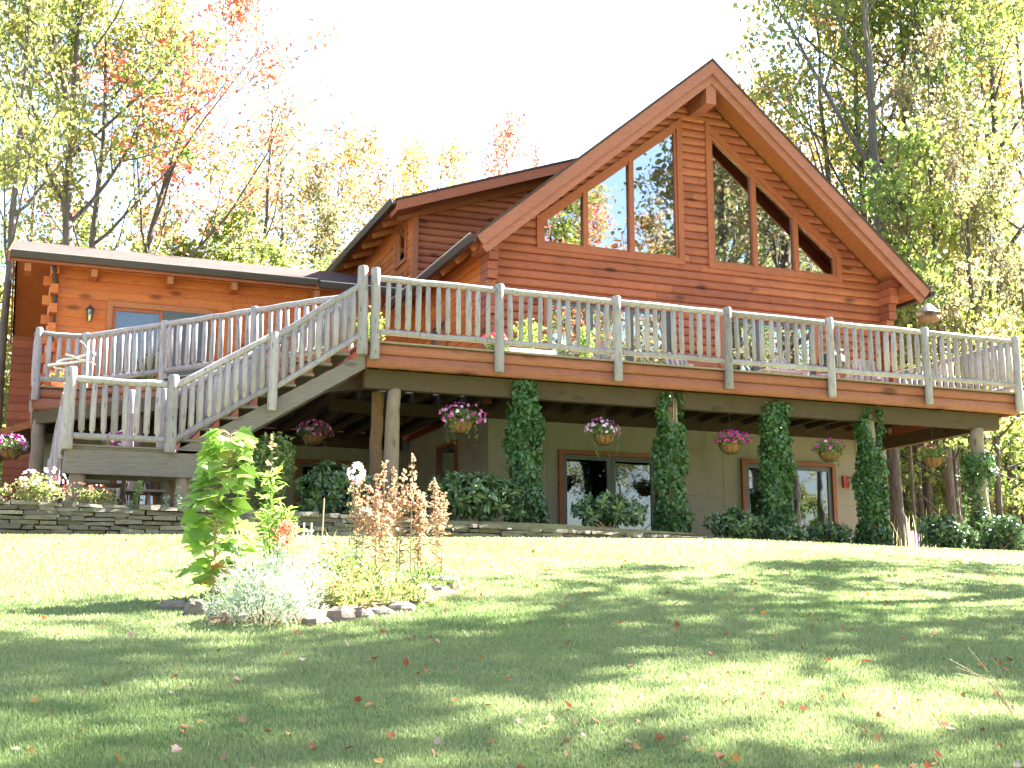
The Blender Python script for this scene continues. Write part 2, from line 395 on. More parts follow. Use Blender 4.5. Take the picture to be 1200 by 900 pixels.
# grass blades: one uncountable object
def pix_area(n, y0, y1, rs, margin=0.08):
    """random ground points of the lawn, denser close to the camera"""
    d = 5.2*(18.5/5.2)**rs.rand(n)
    px = rs.uniform(-margin, 1+margin, n)*1200
    X = CAM.x+d*(math.sin(YAW)+RT.x*(px-600)/1484); Y = CAM.y+d*(math.cos(YAW)+RT.y*(px-600)/1484)
    return X, Y, d
n = 620000
X, Y, d = pix_area(n, 0, 0, NR)
d2 = 16+9*NR.rand(120000); px = NR.uniform(-.06, 1.08, 120000)*1200
X = np.concatenate([X, CAM.x+d2*(math.sin(YAW)+RT.x*(px-600)/1484)]); Y = np.concatenate([Y, CAM.y+d2*(math.cos(YAW)+RT.y*(px-600)/1484)]); d = np.concatenate([d, d2])
edge = np.where(X > 12.6, 1.2, 0)+np.where(X > 5.5, -.6+.25*np.sin(X*2.1), -1.22)
k = Y < edge; X, Y, d = X[k], Y[k], d[k]; n = len(X)
Z = gz(X, Y); h = (.022+.022*NR.rand(n))*(1+.35*np.sin(X*1.3+2*np.sin(Y*.9))*.5); wd = .0035+.0006*d*(NR.rand(n)+.3)
th = NR.rand(n)*6.283; lx = NR.normal(size=n)*.35*h; ly = NR.normal(size=n)*.35*h
B = np.stack([X, Y, Z-.004], 1); S = np.stack([np.cos(th)*wd, np.sin(th)*wd, 0*th], 1); T = B+np.stack([lx, ly, h], 1)
V = np.stack([B-S, B+S, T], 1).reshape(-1,3).astype(np.float32)
me = bpy.data.meshes.new('grass'); me.vertices.add(3*n); me.vertices.foreach_set('co', V.ravel())
me.loops.add(3*n); me.loops.foreach_set('vertex_index', np.arange(3*n, dtype=np.int32))
me.polygons.add(n); me.polygons.foreach_set('loop_start', np.arange(0, 3*n, 3, dtype=np.int32)); me.polygons.foreach_set('loop_total', np.full(n, 3, dtype=np.int32))
a = me.attributes.new('tone', 'FLOAT', 'FACE'); patch = .5+.35*np.sin(X*.9+np.sin(Y*1.7))*np.sin(Y*1.1+np.sin(X*.6)*2)
a.data.foreach_set('value', np.clip(patch*.6+.5*NR.rand(n), 0, 1).astype(np.float32)); me.update(); me.validate()
me.materials.append(M['grass'])
gr = bpy.data.objects.new('grass', me); COL.objects.link(gr); tag(gr, 'short mown green grass covering the sloping lawn', 'grass', kind='stuff')

# fallen leaves: uncountable litter
X, Y, d = pix_area(820, 0, 0, NR); k = (Y < -1.3); X, Y = X[k], Y[k]
k = NR.rand(len(X)) < np.where(X < -2.5, .55, 1); X, Y = X[k], Y[k]
mb = MB(); P = np.stack([X, Y, gz(X, Y)+.035], 1)
mb.leaves(*leafset(P, .043, NR, .8, 3.0, MAPLE, var=.35)); 
tag(mb.build('fallen_leaves', M['fallen']), 'red, orange and brown fallen maple leaves scattered on the lawn', 'fallen leaves', kind='stuff')

# ------------------------------------------------------------------ walls made of log courses
def log_wall(mb, mapf, fL, fR, z0, z1, ch, bul, openings=(), seed=1, jl=(2.2,4.2), tone=None, mat=0):
    rr = random.Random(seed)
    prof = [(0,0),(.04,.42),(.14,.74),(.32,.95),(.52,1),(.72,.9),(.88,.68),(.96,.40),(1,0)] if bul else [(0,0),(1,0)]
    nc = int(math.ceil((z1-z0)/ch-1e-6))
    for c in range(nc):
        za = z0+c*ch; zb = min(z1, za+ch)
        um = fL((za+zb)/2); uM = fR((za+zb)/2)
        if uM <= um: continue
        joints = []; u = min(fL(za), fL(zb))+rr.uniform(*jl)
        while u < uM-1: joints.append(u); u += rr.uniform(*jl)
        tones = {}
        levels = [(za+t*ch, d*bul) for t, d in prof if za+t*ch <= zb+1e-6]
        if levels[-1][0] < zb-1e-4: levels.append((zb, 0))
        for (a, da), (b, db) in zip(levels[:-1], levels[1:]):
            cuts = sorted({a, b}|{q for o in openings for q in (o[0], o[1]) if a+1e-4 < q < b-1e-4})
            for p, q in zip(cuts[:-1], cuts[1:]):
                zm = (p+q)/2; iv = [(fL, fR)]
                for o in openings:
                    if o[0] <= zm <= o[1]:
                        niv = []
                        for l, r in iv:
                            xa, xb = o[2](zm), o[3](zm)
                            if xb <= xa or xa >= r(zm) or xb <= l(zm): niv.append((l, r)); continue
                            if xa > l(zm): niv.append((l, o[2]))
                            if xb < r(zm): niv.append((o[3], r))
                        iv = niv
                for j in joints:
                    niv = []
                    for l, r in iv:
                        if l(zm)+.02 < j < r(zm)-.02: niv += [(l, (lambda z, j=j: j-.003)), ((lambda z, j=j: j+.003), r)]
                        else: niv.append((l, r))
                    iv = niv
                dd = lambda z: da+(db-da)*(z-a)/(b-a)
                for l, r in iv:
                    u0, u1, u2, u3 = l(p), r(p), r(q), l(q)
                    if u1 <= u0 and u2 <= u3: continue
                    key = sum(1 for j in joints if j < (l(zm)+r(zm))/2)
                    tn = tones.setdefault(key, rr.random()) if tone is None else tone
                    vs = [mapf(u0, p, dd(p)), mapf(max(u1, u0), p, dd(p)), mapf(max(u2, u3), q, dd(q)), mapf(u3, q, dd(q))]
                    mb.add(vs, [(0,1,2,3)], tn, False, mat)
    return mb
def rect_open(x0, x1, z0, z1): return (z0, z1, lambda z: x0, lambda z: x1)

def inset(poly, w):
    n = len(poly); out = []
    cx = sum(p[0] for p in poly)/n; cz = sum(p[1] for p in poly)/n
    L = []
    for i in range(n):
        a = Vector(poly[i]); b = Vector(poly[(i+1) % n]); d = (b-a).normalized(); nn = Vector((-d.y, d.x))
        if nn.dot(Vector((cx, cz))-a) < 0: nn = -nn
        L.append((a+nn*w, d))
    for i in range(n):
        p, d = L[i-1]; q, e = L[i]
        t = ((q.x-p.x)*e.y-(q.y-p.y)*e.x)/(d.x*e.y-d.y*e.x); out.append((p.x+d.x*t, p.y+d.y*t))
    return out
def ring(mb, mapf, poly, w, d0, d1, tone=None):
    """frame of width w round a polygon between depths d0 (in) and d1 (out)"""
    q = inset(poly, w); n = len(poly)
    for i in range(n):
        j = (i+1) % n; s = [poly[i], poly[j], q[j], q[i]]
        A = [Vector(mapf(x, z, d1)) for x, z in s]; B = [Vector(mapf(x, z, d0)) for x, z in s]
        mb.add(A+B, [(0,1,2,3),(7,6,5,4),(0,4,5,1),(1,5,6,2),(2,6,7,3),(3,7,4,0)], R.random() if tone is None else tone)
    return q
def slab2(mb, mapf, poly, d0, d1, tone=.5, mat=0):
    n = len(poly); A = [mapf(x, z, d1) for x, z in poly]; B = [mapf(x, z, d0) for x, z in poly]
    mb.add(A+B, [tuple(range(n)), tuple(range(n, 2*n))[::-1]]+[(i, n+i, n+(i+1) % n, (i+1) % n) for i in range(n)], tone, False, mat)

S = .842; RX = 8.225; RZ = 10.3; UZ = RZ-.27
XL, XR, YF, YB = 3.51, 12.94, 4.0, 15.7
front = lambda u, z, d: (u, YF-d, z)
house = thing('log_house', 'reddish brown log house with glazed gable, dormer, low left wing and concrete basement', 'house', (8.2, 8, 0))

# gable wall
topz = lambda x: 6.6+(x-4.52)*.777
wl = [(4.52,5.93),(7.93,5.93),(7.93,topz(7.93)),(4.52,6.6)]
wr = [(8.52,5.93),(11.93,5.93),(11.93,6.6),(8.52,topz(7.93))]
hw = lambda z: (UZ-z)/S
ops = [(5.98, topz(7.93), lambda z: max(4.57, 4.57+(z-6.6)/.777), lambda z: 7.88),
       (5.98, topz(7.93), lambda z: 8.57, lambda z: min(11.88, 11.88-(z-6.6)/.777)),
       rect_open(4.72, 7.63, 2.75, 4.92), rect_open(8.77, 11.17, 2.75, 4.92)]
mb = MB(); log_wall(mb, front, lambda z: max(XL, RX-hw(z)), lambda z: min(XR, RX+hw(z)), 2.62, UZ-.02, .178, .062, ops, 5)
mb.build('gable_wall', M['log'], house)

def trap_window(poly, mulls, slope_at, name='gable_window'):
    mb = MB(); q = ring(mb, front, poly, .13, -.03, .085)
    q2 = ring(mb, front, q, .05, -.03, .045, .9)
    zb = q[0][1]
    for x in mulls:
        zt = slope_at(x)-.12
        mb.box((x-.055, YF-.075, zb), (x+.055, YF+.03, zt))
    fr = mb.build(name, M['trim'], house)
    xs_ = [min(p[0] for p in q2)]+[x for m_ in mulls for x in (m_-.055, m_+.055)]+[max(p[0] for p in q2)]
    for a, b in zip(xs_[::2], xs_[1::2]):
        g = MB(); zz = lambda x: slope_at(x)-.23
        ta, tb = zz(a), zz(b)
        slab2(g, front, [(a, zb+.03), (b, zb+.03), (b, max(tb, zb+.06)), (a, max(ta, zb+.06))], -.02, .0)
        g.build('pane', M['glass'], fr)
    return fr
trap_window(wl, [5.62, 6.69], topz)
trap_window(wr, [9.70, 10.76], lambda x: topz(16.45-x))

def glazed(name, mapf, x0, x1, z0, z1, mulls, mframe, mleaf, mglass, tw=.10, curtain=False, lw=.075):
    mb = MB(); q = ring(mb, mapf, [(x0,z0),(x1,z0),(x1,z1),(x0,z1)], tw, -.04, .075)
    d = mb.build(name, mframe, house)
    a0 = x0+tw; b0 = x1-tw; edges = [a0]+mulls+[b0]
    for a, b in zip(edges[:-1], edges[1:]):
        s = MB(); qq = ring(s, mapf, [(a+.004,z0+tw+.004),(b-.004,z0+tw+.004),(b-.004,z1-tw-.004),(a+.004,z1-tw-.004)], lw, -.03, .03)
        sash = s.build('sash', mleaf, d)
        g = MB(); slab2(g, mapf, qq, -.006, .006); g.build('pane', mglass, d)
    if curtain:
        c = MB(); xa = a0+.1; W = curtain
        pts = [(xa+i*W/40, .12+.04*math.sin(i*1.3)+.01*math.sin(i*3)) for i in range(41)]
        vs = [mapf(x, z, -dd) for x, dd in pts for z in (z0+.15, z1-.15)]
        c.add(vs, [(2*i, 2*i+2, 2*i+3, 2*i+1) for i in range(40)], .5, True); c.build('curtain', M['curtain'], d)
    return d
glazed('deck_door', front, 4.67, 7.68, 2.80, 4.97, [5.70, 6.62], M['trim'], M['darkframe'], M['glass'])
glazed('deck_door', front, 8.72, 11.22, 2.80, 4.97, [9.66], M['trim'], M['darkframe'], M['glass'])

# corner log ends (side wall logs running forward past the gable wall)
mb = MB()
for i in range(22):
    z = 2.62+i*.178
    if z+.178 > 6.15: break
    ln = .30+(.10 if (i//2) % 2 else 0)+(.18 if z > 5.3 else 0)
    for xc in (XL-.07, XR+.07):
        b = MB(); b.box((xc-.10, YF-ln, z+.006), (xc+.10, YF+.05, z+.172)); b.build('corner_log_end', M['log'], house)

# side walls
side = lambda u, z, d: (XL-d, u, z)
rside = lambda u, z, d: (XR+d, u, z)
back = lambda u, z, d: (u, YB+d, z)
mb = MB(); log_wall(mb, side, lambda z: YF, lambda z: 9.2, 2.62, 6.08, .178, .03, [rect_open(6.6, 7.5, 2.8, 4.9)], 8); mb.build('side_wall', M['log_bounce'], house)
glazed('side_door', side, 6.5, 7.6, 2.80, 5.0, [], M['trim'], M['darkframe'], M['glass'])
mb = MB(); log_wall(mb, side, lambda z: 9.2, lambda z: YB, 2.62, 8.33, .178, .03, [rect_open(9.82, 10.62, 7.22, 8.08)], 9); mb.build('dormer_side_wall', M['log_bounce'], house)
glazed('dormer_window', side, 9.72, 10.72, 7.12, 8.18, [], M['trim'], M['trim'], M['glass'], .09, lw=.04)
mb = MB(); log_wall(mb, rside, lambda z: YF, lambda z: YB, 2.62, 6.08, .178, .03, [], 10); mb.build('right_side_wall', M['log'], house)
mb = MB(); log_wall(mb, back, lambda z: max(XL, RX-hw(z)), lambda z: min(XR, RX+hw(z)), 2.62, UZ, .178, .03, [], 12, tone=.4); mb.build('rear_wall', M['log'], house)
# interior floors and partition so the rooms are dark and closed
mb = MB(); mb.box((XL+.05, YF+.06, 2.55), (XR-.05, YB-.05, 2.74), .5)
mb.box((XL+.05, 9.3, 2.75), (XR-.05, 9.4, 8.0), .5); mb.box((XL+.05, 8.9, -.1), (XR-.05, 9.0, 2.5), .5)
mb.build('interior_partition', M['interior'], house)

# main roof
def roofslab(mb, x0, z0, x1, z1, y0, y1, th, tone=.5):
    mb.prism([(x0,y0,z0),(x1,y0,z1),(x1,y0,z1-th),(x0,y0,z0-th)], (0,y1-y0,0), tone)
ze = lambda x: RZ-S*abs(x-RX)
mb = MB(); roofslab(mb, RX, RZ, 13.64, ze(13.64), 3.03, 15.95, .06)
roofslab(mb, 2.89, ze(2.89), RX, RZ, 3.03, 9.15, .06)
roofslab(mb, 4.4, ze(4.4), RX-.002, RZ, 9.15, 15.95, .06)
mb.build('main_roof', M['roof'], house)
mb = MB()
roofslab(mb, RX+.01, RZ-.075, 13.58, ze(13.58)-.065, 3.10, 15.9, .10, .3)
roofslab(mb, 2.95, ze(2.95)-.065, RX-.01, RZ-.075, 3.10, 9.1, .10, .7)
mb.build('soffit', M['soffit'], house)
def rake(x1, y0, off, h, nm, inn=0):
    mb = MB(); a = Vector((RX, y0, RZ-off)); b = Vector((x1, y0, ze(x1)-off))
    d = (b-a).normalized(); n_ = Vector((d.z, 0, -d.x)) if x1 > RX else Vector((-d.z, 0, d.x))
    if n_.z > 0: n_ = -n_
    # mitred at the ridge, square cut at the eave
    a2 = Vector((RX, y0, a.z-h/abs(n_.z)))
    mb.prism([a, b, b+n_*h, a2], (0, .05, 0), R.random()); return mb.build(nm, M['rake'], house)
for x1 in (13.62, 2.91):
    rake(x1, 3.045, .065, .22, 'rake_board'); 
    rake(x1-(.12 if x1 > RX else -.12), 3.10, .33, .17, 'rake_board')
# ridge beam and purlins showing under the front overhang
mb = MB(); mb.box((RX-.12, 3.14, 9.30), (RX+.12, 4.02, 9.78), .9); mb.build('ridge_beam_end', M['rake'], house)
for sgn in (-1, 1):
    mb = MB(); mb.box((RX+sgn*5.0-.09, 3.2, 5.62), (RX+sgn*5.0+.09, 4.0, 5.84), .3); mb.build('purlin_end', M['trim'], house)
# left eave: gutter, rafter tails
yy = 3.6
while yy < 9.2: mb = MB(); mb.beam((3.5, yy, ze(3.5)-.24), (3.0, yy, ze(3.0)-.24), .09, .13); mb.build('rafter_tail', M['soffit'], house); yy += .95
def gutter(p, q, out, name='gutter'):
    p = Vector(p); q = Vector(q); out = Vector(out)
    mb = MB(); pts = [(0,0),(0,-.13),(.09,-.13),(.13,-.02),(.13,.01),(.115,.01),(.115,-.02),(.085,-.115),(.012,-.115),(.012,0)]
    vs = [c+out*a+Vector((0,0,b)) for c in (p, q) for a, b in pts]; n_ = len(pts)
    mb.add(vs, [(i, (i+1) % n_, n_+(i+1) % n_, n_+i) for i in range(n_)]+[tuple(range(n_))[::-1], tuple(range(n_, 2*n_))], .5)
    g = mb.build(name, M['gutter'], house)
    lp = MB(); lp.beam(p+out*.124+Vector((0,0,.018)), q+out*.124+Vector((0,0,.018)), .03, .012, tone=.5); lp.build('gutter_lip', M['gutterlip'], g)
    return g
gutter((2.90, 3.06, ze(2.9)-.04), (2.90, 9.1, ze(2.9)-.04), (-1,0,0))
gutter((13.64, 15.9, ze(13.64)-.04), (13.64, 3.06, ze(13.64)-.04), (1,0,0))

# dormer
dz = lambda x: 8.21+.352*(x-2.82)
xroof = lambda z: RX-(RZ-z)/S
mb = MB(); log_wall(mb, lambda u, z, d: (u, 9.2-d, z), lambda z: max(3.47, 2.82+(z+.14-8.21)/.352), lambda z: xroof(z), 5.7, 9.85, .178, .062, [], 15)
mb.build('dormer_front_wall', M['log'], house)
mb = MB(); mb.box((3.44, 9.10, 6.0), (3.58, 9.2, 8.28)); mb.build('dormer_corner_trim', M['trim'], house)
mb = MB(); roofslab(mb, 2.80, dz(2.80), 8.1, dz(8.1), 8.38, 15.95, .05); mb.build('dormer_roof', M['roof'], house)
mb = MB(); roofslab(mb, 2.86, dz(2.86)-.054, 8.0, dz(8.0)-.054, 8.46, 15.9, .07); mb.build('dormer_soffit', M['soffit'], house)
def slopeboard(x0, x1, y, off, h, nm):
    mb = MB(); mb.prism([(x0,y,dz(x0)-off),(x1,y,dz(x1)-off),(x1,y,dz(x1)-off-h),(x0,y,dz(x0)-off-h)], (0,.05,0), R.random()); return mb.build(nm, M['trim'], house)
slopeboard(2.82, 8.0, 8.40, .055, .24, 'dormer_rake_board')
slopeboard(3.05, 7.8, 9.08, .14, .27, 'dormer_rake_board')
mb = MB(); mb.prism([(2.86,8.46,dz(2.86)-.13),(3.5,8.46,dz(3.5)-.13),(3.5,8.46,dz(3.5)-.30),(2.86,8.46,dz(2.86)-.30)], (0,.6,0), .5); mb.build('dormer_return', M['trim'], house)
yy = 9.0
while yy < 15.8: mb = MB(); mb.beam((3.5, yy, dz(3.5)-.20), (2.95, yy, dz(2.95)-.20), .08, .13); mb.build('rafter_tail', M['soffit'], house); yy += 1.0
gutter((2.80, 8.40, dz(2.8)-.02), (2.80, 15.9, dz(2.8)-.02), (-1,0,0))

# ---- wing
WY = 9.5; WX = -4.6
wf = lambda u, z, d: (u, WY-d, z)
mb = MB(); log_wall(mb, wf, lambda z: WX, lambda z: XL-.002, 2.62, 6.12, .215, .016, [rect_open(-3.32, -1.18, 2.7, 5.28)], 21, (3,6)); mb.build('wing_front_wall', M['log_bounce'], house)
glazed('wing_sliding_door', wf, -3.42, -1.08, 2.80, 5.40, [-2.22], M['soffit'], M['trim'], M['glassdark'], .12, curtain=.8)
mb = MB(); mb.box((-2.20, WY-.055, 2.95), (-1.22, WY-.045, 5.26)); ring(mb, wf, [(-2.22,2.93),(-1.2,2.93),(-1.2,5.28),(-2.22,5.28)], .06, .035, .06)
mb.build('insect_screen', M['darkframe'], house)
mb = MB(); log_wall(mb, lambda u, z, d: (WX-d, u, z), lambda z: max(WY, 9.0+(z-6.05)/.334*1.0), lambda z: min(17.0, 17.65-(z-6.05)/.334), 2.62, 7.4, .215, .016, [], 22)
mb.build('wing_side_wall', M['log_bounce'], house)
mb = MB()
for i in range(16):
    z = 2.62+i*.215
    if i % 2 == 0: mb.box((WX-.17, WY-.03, z+.008), (WX+.02, WY+.14, z+.207))
    else: mb.box((WX-.02, WY-.30, z+.008), (WX+.14, WY+.02, z+.207))
mb.build('wing_corner_log_ends', M['log_bounce'], house)
mb = MB(); log_wall(mb, lambda u, z, d: (u, 16.3-d, z), lambda z: -5.42, lambda z: WX, .2, 5.9, .215, .02, [], 24); mb.build('wing_rear_bay', M['log'], house)
mb = MB(); mb.prism([(-5.45,8.93,6.20),(-5.45,13.3,7.66),(-5.45,17.75,6.18),(-5.45,17.75,6.12),(-5.45,13.3,7.60),(-5.45,8.93,6.14)], (8.96,0,0)); mb.build('wing_roof', M['roof'], house)
mb = MB(); mb.prism([(-5.40,9.0,6.14),(-5.40,13.3,7.59),(-5.40,17.7,6.11),(-5.40,17.7,6.03),(-5.40,13.3,7.50),(-5.40,9.0,6.05)], (8.85,0,0)); mb.build('wing_soffit', M['soffit'], house)
mb = MB(); mb.prism([(-5.46,8.94,6.19),(-5.46,13.3,7.65),(-5.46,17.76,6.17),(-5.46,17.76,5.95),(-5.46,13.3,7.42),(-5.46,8.94,5.96)], (-.04,0,0)); mb.build('wing_rake_board', M['soffit'], house)
mb = MB(); mb.box((-5.44, 8.95, 5.98), (3.45, 8.99, 6.15)); mb.build('wing_fascia', M['trim'], house)
gutter((-5.46, 8.945, 6.17), (1.1, 8.945, 6.17), (0,-1,0)); gutter((1.16, 8.93, 6.13), (3.45, 8.93, 6.13), (0,-1,0))
for x in (-5.1, -3.75, -2.15, -.75, 1.13, 2.6):
    mb = MB(); mb.box((x-.065, 9.0, 5.80), (x+.065, 9.5, 5.97)); mb.build('outrigger_beam', M['soffit'], house)
mb = MB(); mb.tube([(-4.62,9.02,6.05),(-4.55,9.2,5.9),(-4.50,9.42,5.7),(-4.50,9.42,2.9)], .045, 8, .5); mb.build('downspout', M['gutter'], house)
# small lean-to board roof at the far left of the wing
mb = MB(); mb.prism([(-4.70,8.9,2.62),(-5.45,8.9,2.35),(-5.45,8.9,2.20),(-4.70,8.9,2.47)], (0,4.5,0)); mb.prism([(-5.45,8.88,2.35),(-5.75,8.88,1.62),(-5.68,8.88,1.58),(-5.38,8.88,2.30)], (0,4.5,0))
mb.build('lean_to_roof', M['soffit'], house)

# ---- basement
def concrete(mb, mapf, u0, u1, z0, z1, ops): log_wall(mb, mapf, lambda z: u0, lambda z: u1, z0, z1, 10, 0, ops, 3, (99,100), tone=.5)
mb = MB(); concrete(mb, front, XL, XR, -.4, 2.62, [rect_open(5.05,7.15,-.15,1.78), rect_open(9.25,11.45,-.15,1.78)])
concrete(mb, side, YF, WY, -.4, 2.62, [rect_open(5.85,7.05,1.2,2.15)]); concrete(mb, rside, YF, YB, -.4, 2.62, [])
concrete(mb, wf, WX, XL, -.4, 2.62, [rect_open(.9,2.05,1.05,2.05), rect_open(-3.1,-2.2,-.2,1.9)])
mb.build('basement_wall', M['concrete'], house)
def seam(a, b): mb = MB(); mb.box(a, b, .5); mb.build('panel_seam', M['seam'], house)
for x in (4.2, 4.75, 7.75, 8.75, 12.1): seam((x-.006, YF-.004, -.3), (x+.006, YF+.02, 2.5))
seam((7.76, YF-.0045, 1.02), (8.74, YF+.02, 1.03)); seam((11.7, YF-.0045, .93), (XR, YF+.02, .94)); seam((XL, YF-.0045, .80), (4.7, YF+.02, .81))
for y in (5.2, 7.6, 8.6): seam((XL-.004, y-.006, -.3), (XL+.02, y+.006, 2.5))
for x in (-1.6, -.4, .5, 2.5, 3.0): seam((x-.006, WY-.004, -.3), (x+.006, WY+.02, 2.5))
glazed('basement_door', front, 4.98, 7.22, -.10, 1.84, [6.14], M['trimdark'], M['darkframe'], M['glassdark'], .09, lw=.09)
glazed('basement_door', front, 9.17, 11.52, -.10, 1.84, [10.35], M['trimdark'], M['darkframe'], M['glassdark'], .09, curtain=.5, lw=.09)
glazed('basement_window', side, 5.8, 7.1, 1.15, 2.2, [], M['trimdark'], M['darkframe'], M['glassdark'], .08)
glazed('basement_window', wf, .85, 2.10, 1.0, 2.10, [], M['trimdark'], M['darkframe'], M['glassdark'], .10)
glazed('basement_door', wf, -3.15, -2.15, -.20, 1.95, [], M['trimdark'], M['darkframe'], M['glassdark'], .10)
mb = MB(); mb.box((WX+.05, WY+.06, 2.5), (XL-.05, 16.9, 2.74)); mb.box((WX+.05, 13.0, -.2), (XL-.05, 13.1, 6.3))
log_wall(mb, lambda u, z, d: (u, 17.0+d, z), lambda z: WX, lambda z: XL, -.3, 6.0, 10, 0, [], 3, (99,100), tone=.5)
log_wall(mb, lambda u, z, d: (WX-d, u, z), lambda z: WY, lambda z: 17.0, -.3, 2.62, 10, 0, [], 3, (99,100), tone=.5)
mb.build('wing_interior', M['interior'], house)

# ------------------------------------------------------------------ deck
DZ = 2.80
deck = thing('timber_deck', 'raised wooden deck with grey log railing on log posts in front of the house', 'deck', (6.5, 2, 0))
def dl(y):
    if y < 1.12: return 0.0
    if y < 6.08: return .1+(y-1.1)/(6.08-1.1)*(-3.93-.1)
    return -4.76
mb = MB(); y = .02
while y < 9.35:
    xa = max(dl(y+.14), dl(y)); xb = 12.92 if y < 3.85 else XL-.05
    if y+.14 > 3.83 and y < 3.95: y += .146; continue
    u = xa
    while u < xb:
        e = min(xb, u+R.uniform(3, 4.8)); mb.box((u+.002, y, DZ-.036), (e-.002, y+.137, DZ)); u = e
    y += .146
mb.build('decking', M['deckboard'], deck)
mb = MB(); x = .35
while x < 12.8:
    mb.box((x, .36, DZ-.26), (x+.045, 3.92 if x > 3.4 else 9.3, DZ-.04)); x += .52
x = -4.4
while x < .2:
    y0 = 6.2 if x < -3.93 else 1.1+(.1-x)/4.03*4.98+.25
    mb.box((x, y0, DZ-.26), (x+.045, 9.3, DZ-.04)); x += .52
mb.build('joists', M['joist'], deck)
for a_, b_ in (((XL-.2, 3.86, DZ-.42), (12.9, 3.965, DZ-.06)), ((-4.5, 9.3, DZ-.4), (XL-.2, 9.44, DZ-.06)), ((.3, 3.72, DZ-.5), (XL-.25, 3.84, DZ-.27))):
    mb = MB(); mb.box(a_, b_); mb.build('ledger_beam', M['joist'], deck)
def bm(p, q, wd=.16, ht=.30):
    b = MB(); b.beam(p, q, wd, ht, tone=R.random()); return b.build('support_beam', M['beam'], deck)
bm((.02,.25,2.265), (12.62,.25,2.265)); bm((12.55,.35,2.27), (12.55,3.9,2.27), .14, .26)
bm((.30,1.0,2.38), (-4.75,6.28+.0,2.25), .16, .26); bm((-4.72,6.3,2.24), (-4.72,9.4,2.24), .14, .26)
def rimlog(p, q, z=DZ, n=2, hs=(.175,.215)):
    p = Vector(p); q = Vector(q); d = (q-p).normalized(); L = (q-p).length; out = Vector((d.y, -d.x, 0))
    zt = z
    for h in hs[:n]:
        mb = MB(); ch = h
        log_wall(mb, lambda u, zz, dd: tuple(p+d*u+out*(.0+dd)+Vector((0,0,zz))), lambda zz: 0, lambda zz: L, zt-h, zt, h, .05, [], int(R.random()*1e6), (3,5))
        # end caps and backing
        mb.add([p+Vector((0,0,zt-h)), p+out*.03+Vector((0,0,zt-h+.01)), p+out*.05+Vector((0,0,zt-h/2)), p+out*.03+Vector((0,0,zt-.01)), p+Vector((0,0,zt))], [(0,1,2,3,4)], .1)
        mb.add([q+Vector((0,0,zt-h)), q+out*.03+Vector((0,0,zt-h+.01)), q+out*.05+Vector((0,0,zt-h/2)), q+out*.03+Vector((0,0,zt-.01)), q+Vector((0,0,zt))], [(4,3,2,1,0)], .1)
        mb.beam(p-out*.022+Vector((0,0,zt-h/2)), q-out*.022+Vector((0,0,zt-h/2)), .04, h-.004, tone=.5)
        mb.build('rim_log', M['rim'], deck); zt -= h
    c = MB(); c.beam(p+out*.02+Vector((0,0,z+.014)), q+out*.02+Vector((0,0,z+.014)), .14, .026, tone=.2); c.build('edge_board', M['deckboard'], deck)
rimlog((0,0,0), (12.95,0,0)); rimlog((12.95,0,0), (12.95,4.0,0)); rimlog((.0,1.15,0), (0,0.0,0), hs=(.175,.215))
rimlog((-3.93,6.08,0), (.02,1.15,0)); rimlog((-4.78,6.08,0), (-3.93,6.08,0), hs=(.19,.24)); rimlog((-4.78,9.4,0), (-4.78,6.08,0), hs=(.19,.24))
for x, y, r, k in ((.50,.25,.115,'post'),(2.76,.25,.11,'post'),(5.46,.25,.11,'postdark'),(7.58,.25,.11,'post'),(9.61,.25,.11,'post'),(12.13,.25,.13,'post'),
                   (.46,1.05,.105,'postdark'),(-1.30,2.80,.09,'post'),(-3.0,4.7,.09,'post'),(-4.66,6.25,.12,'post')):
    b = MB(); zt = 2.115 if y < .5 else 2.2
    g0 = float(gz(x, y)); b.log((x, y, g0-.05), (x+R.uniform(-.03,.03), y, zt+.02), r*1.12, 12, .018, None, .05, .14, 8)
    b.build('support_post', M[k], deck)

balcount = [0]; rest = MB()
def grey_post(p, h0, h1, parent, r=.072, nm='rail_post'):
    p = Vector(p); b = MB(); b.log(p+Vector((0,0,h0)), p+Vector((R.uniform(-.015,.015),R.uniform(-.01,.01),h1)), r, 10, .006, None, .06, .04, 5)
    return b.build(nm, M['grey'], parent)
def railing(p, q, n, parent, zt=1.03, zb=.165, stuff=None, r=.046, nm='railing'):
    """p, q: foot points (deck level) of the two ends; one mesh for the two rails, its balusters children"""
    p = Vector(p); q = Vector(q); u = Vector((0,0,1))
    b = MB(); b.log(p+u*zt, q+u*zt, .052, 10, .008, None, .05, .04, 6); o = b.build('top_rail', M['grey'], parent)
    b = MB(); b.log(p+u*zb, q+u*zb, .046, 10, .008, None, .05, -.04, 6); b.build('bottom_rail', M['grey'], o)
    for i in range(n):
        t = (i+.75+R.uniform(-.06,.06))/(n+.5); c = p.lerp(q, t); s = Vector((R.uniform(-.012,.012), R.uniform(-.008,.008), 0))
        z0 = zb+.03; z1 = zt-.025; rr = r*R.uniform(.85,1.12); tn = R.random()
        mb = stuff if stuff is not None else MB()
        a = c+u*z0; e = c+s+u*z1
        mb.tube([a, a.lerp(e,.05), a.lerp(e,.07), a.lerp(e,.5)+Vector((R.uniform(-.004,.004),0,0)), a.lerp(e,.94), a.lerp(e,.96), e], [rr*.55, rr*.6, rr*.97, rr, rr*.95, rr*.6, rr*.55], 8, tn, .10)
        if stuff is None: mb.build('baluster', M['grey'], o)
    return o
px_ = [0.10, 2.18, 4.32, 6.46, 8.60, 10.75, 12.90]
for i, x in enumerate(px_): grey_post((x, -.10, DZ), -.28-(.06 if i else 0), 1.13+(.06 if i == 0 else 0), deck, .078)
for a, b in zip(px_[:-1], px_[1:]): railing((a+.07, -.09, DZ), (b-.07, -.09, DZ), 11, deck)
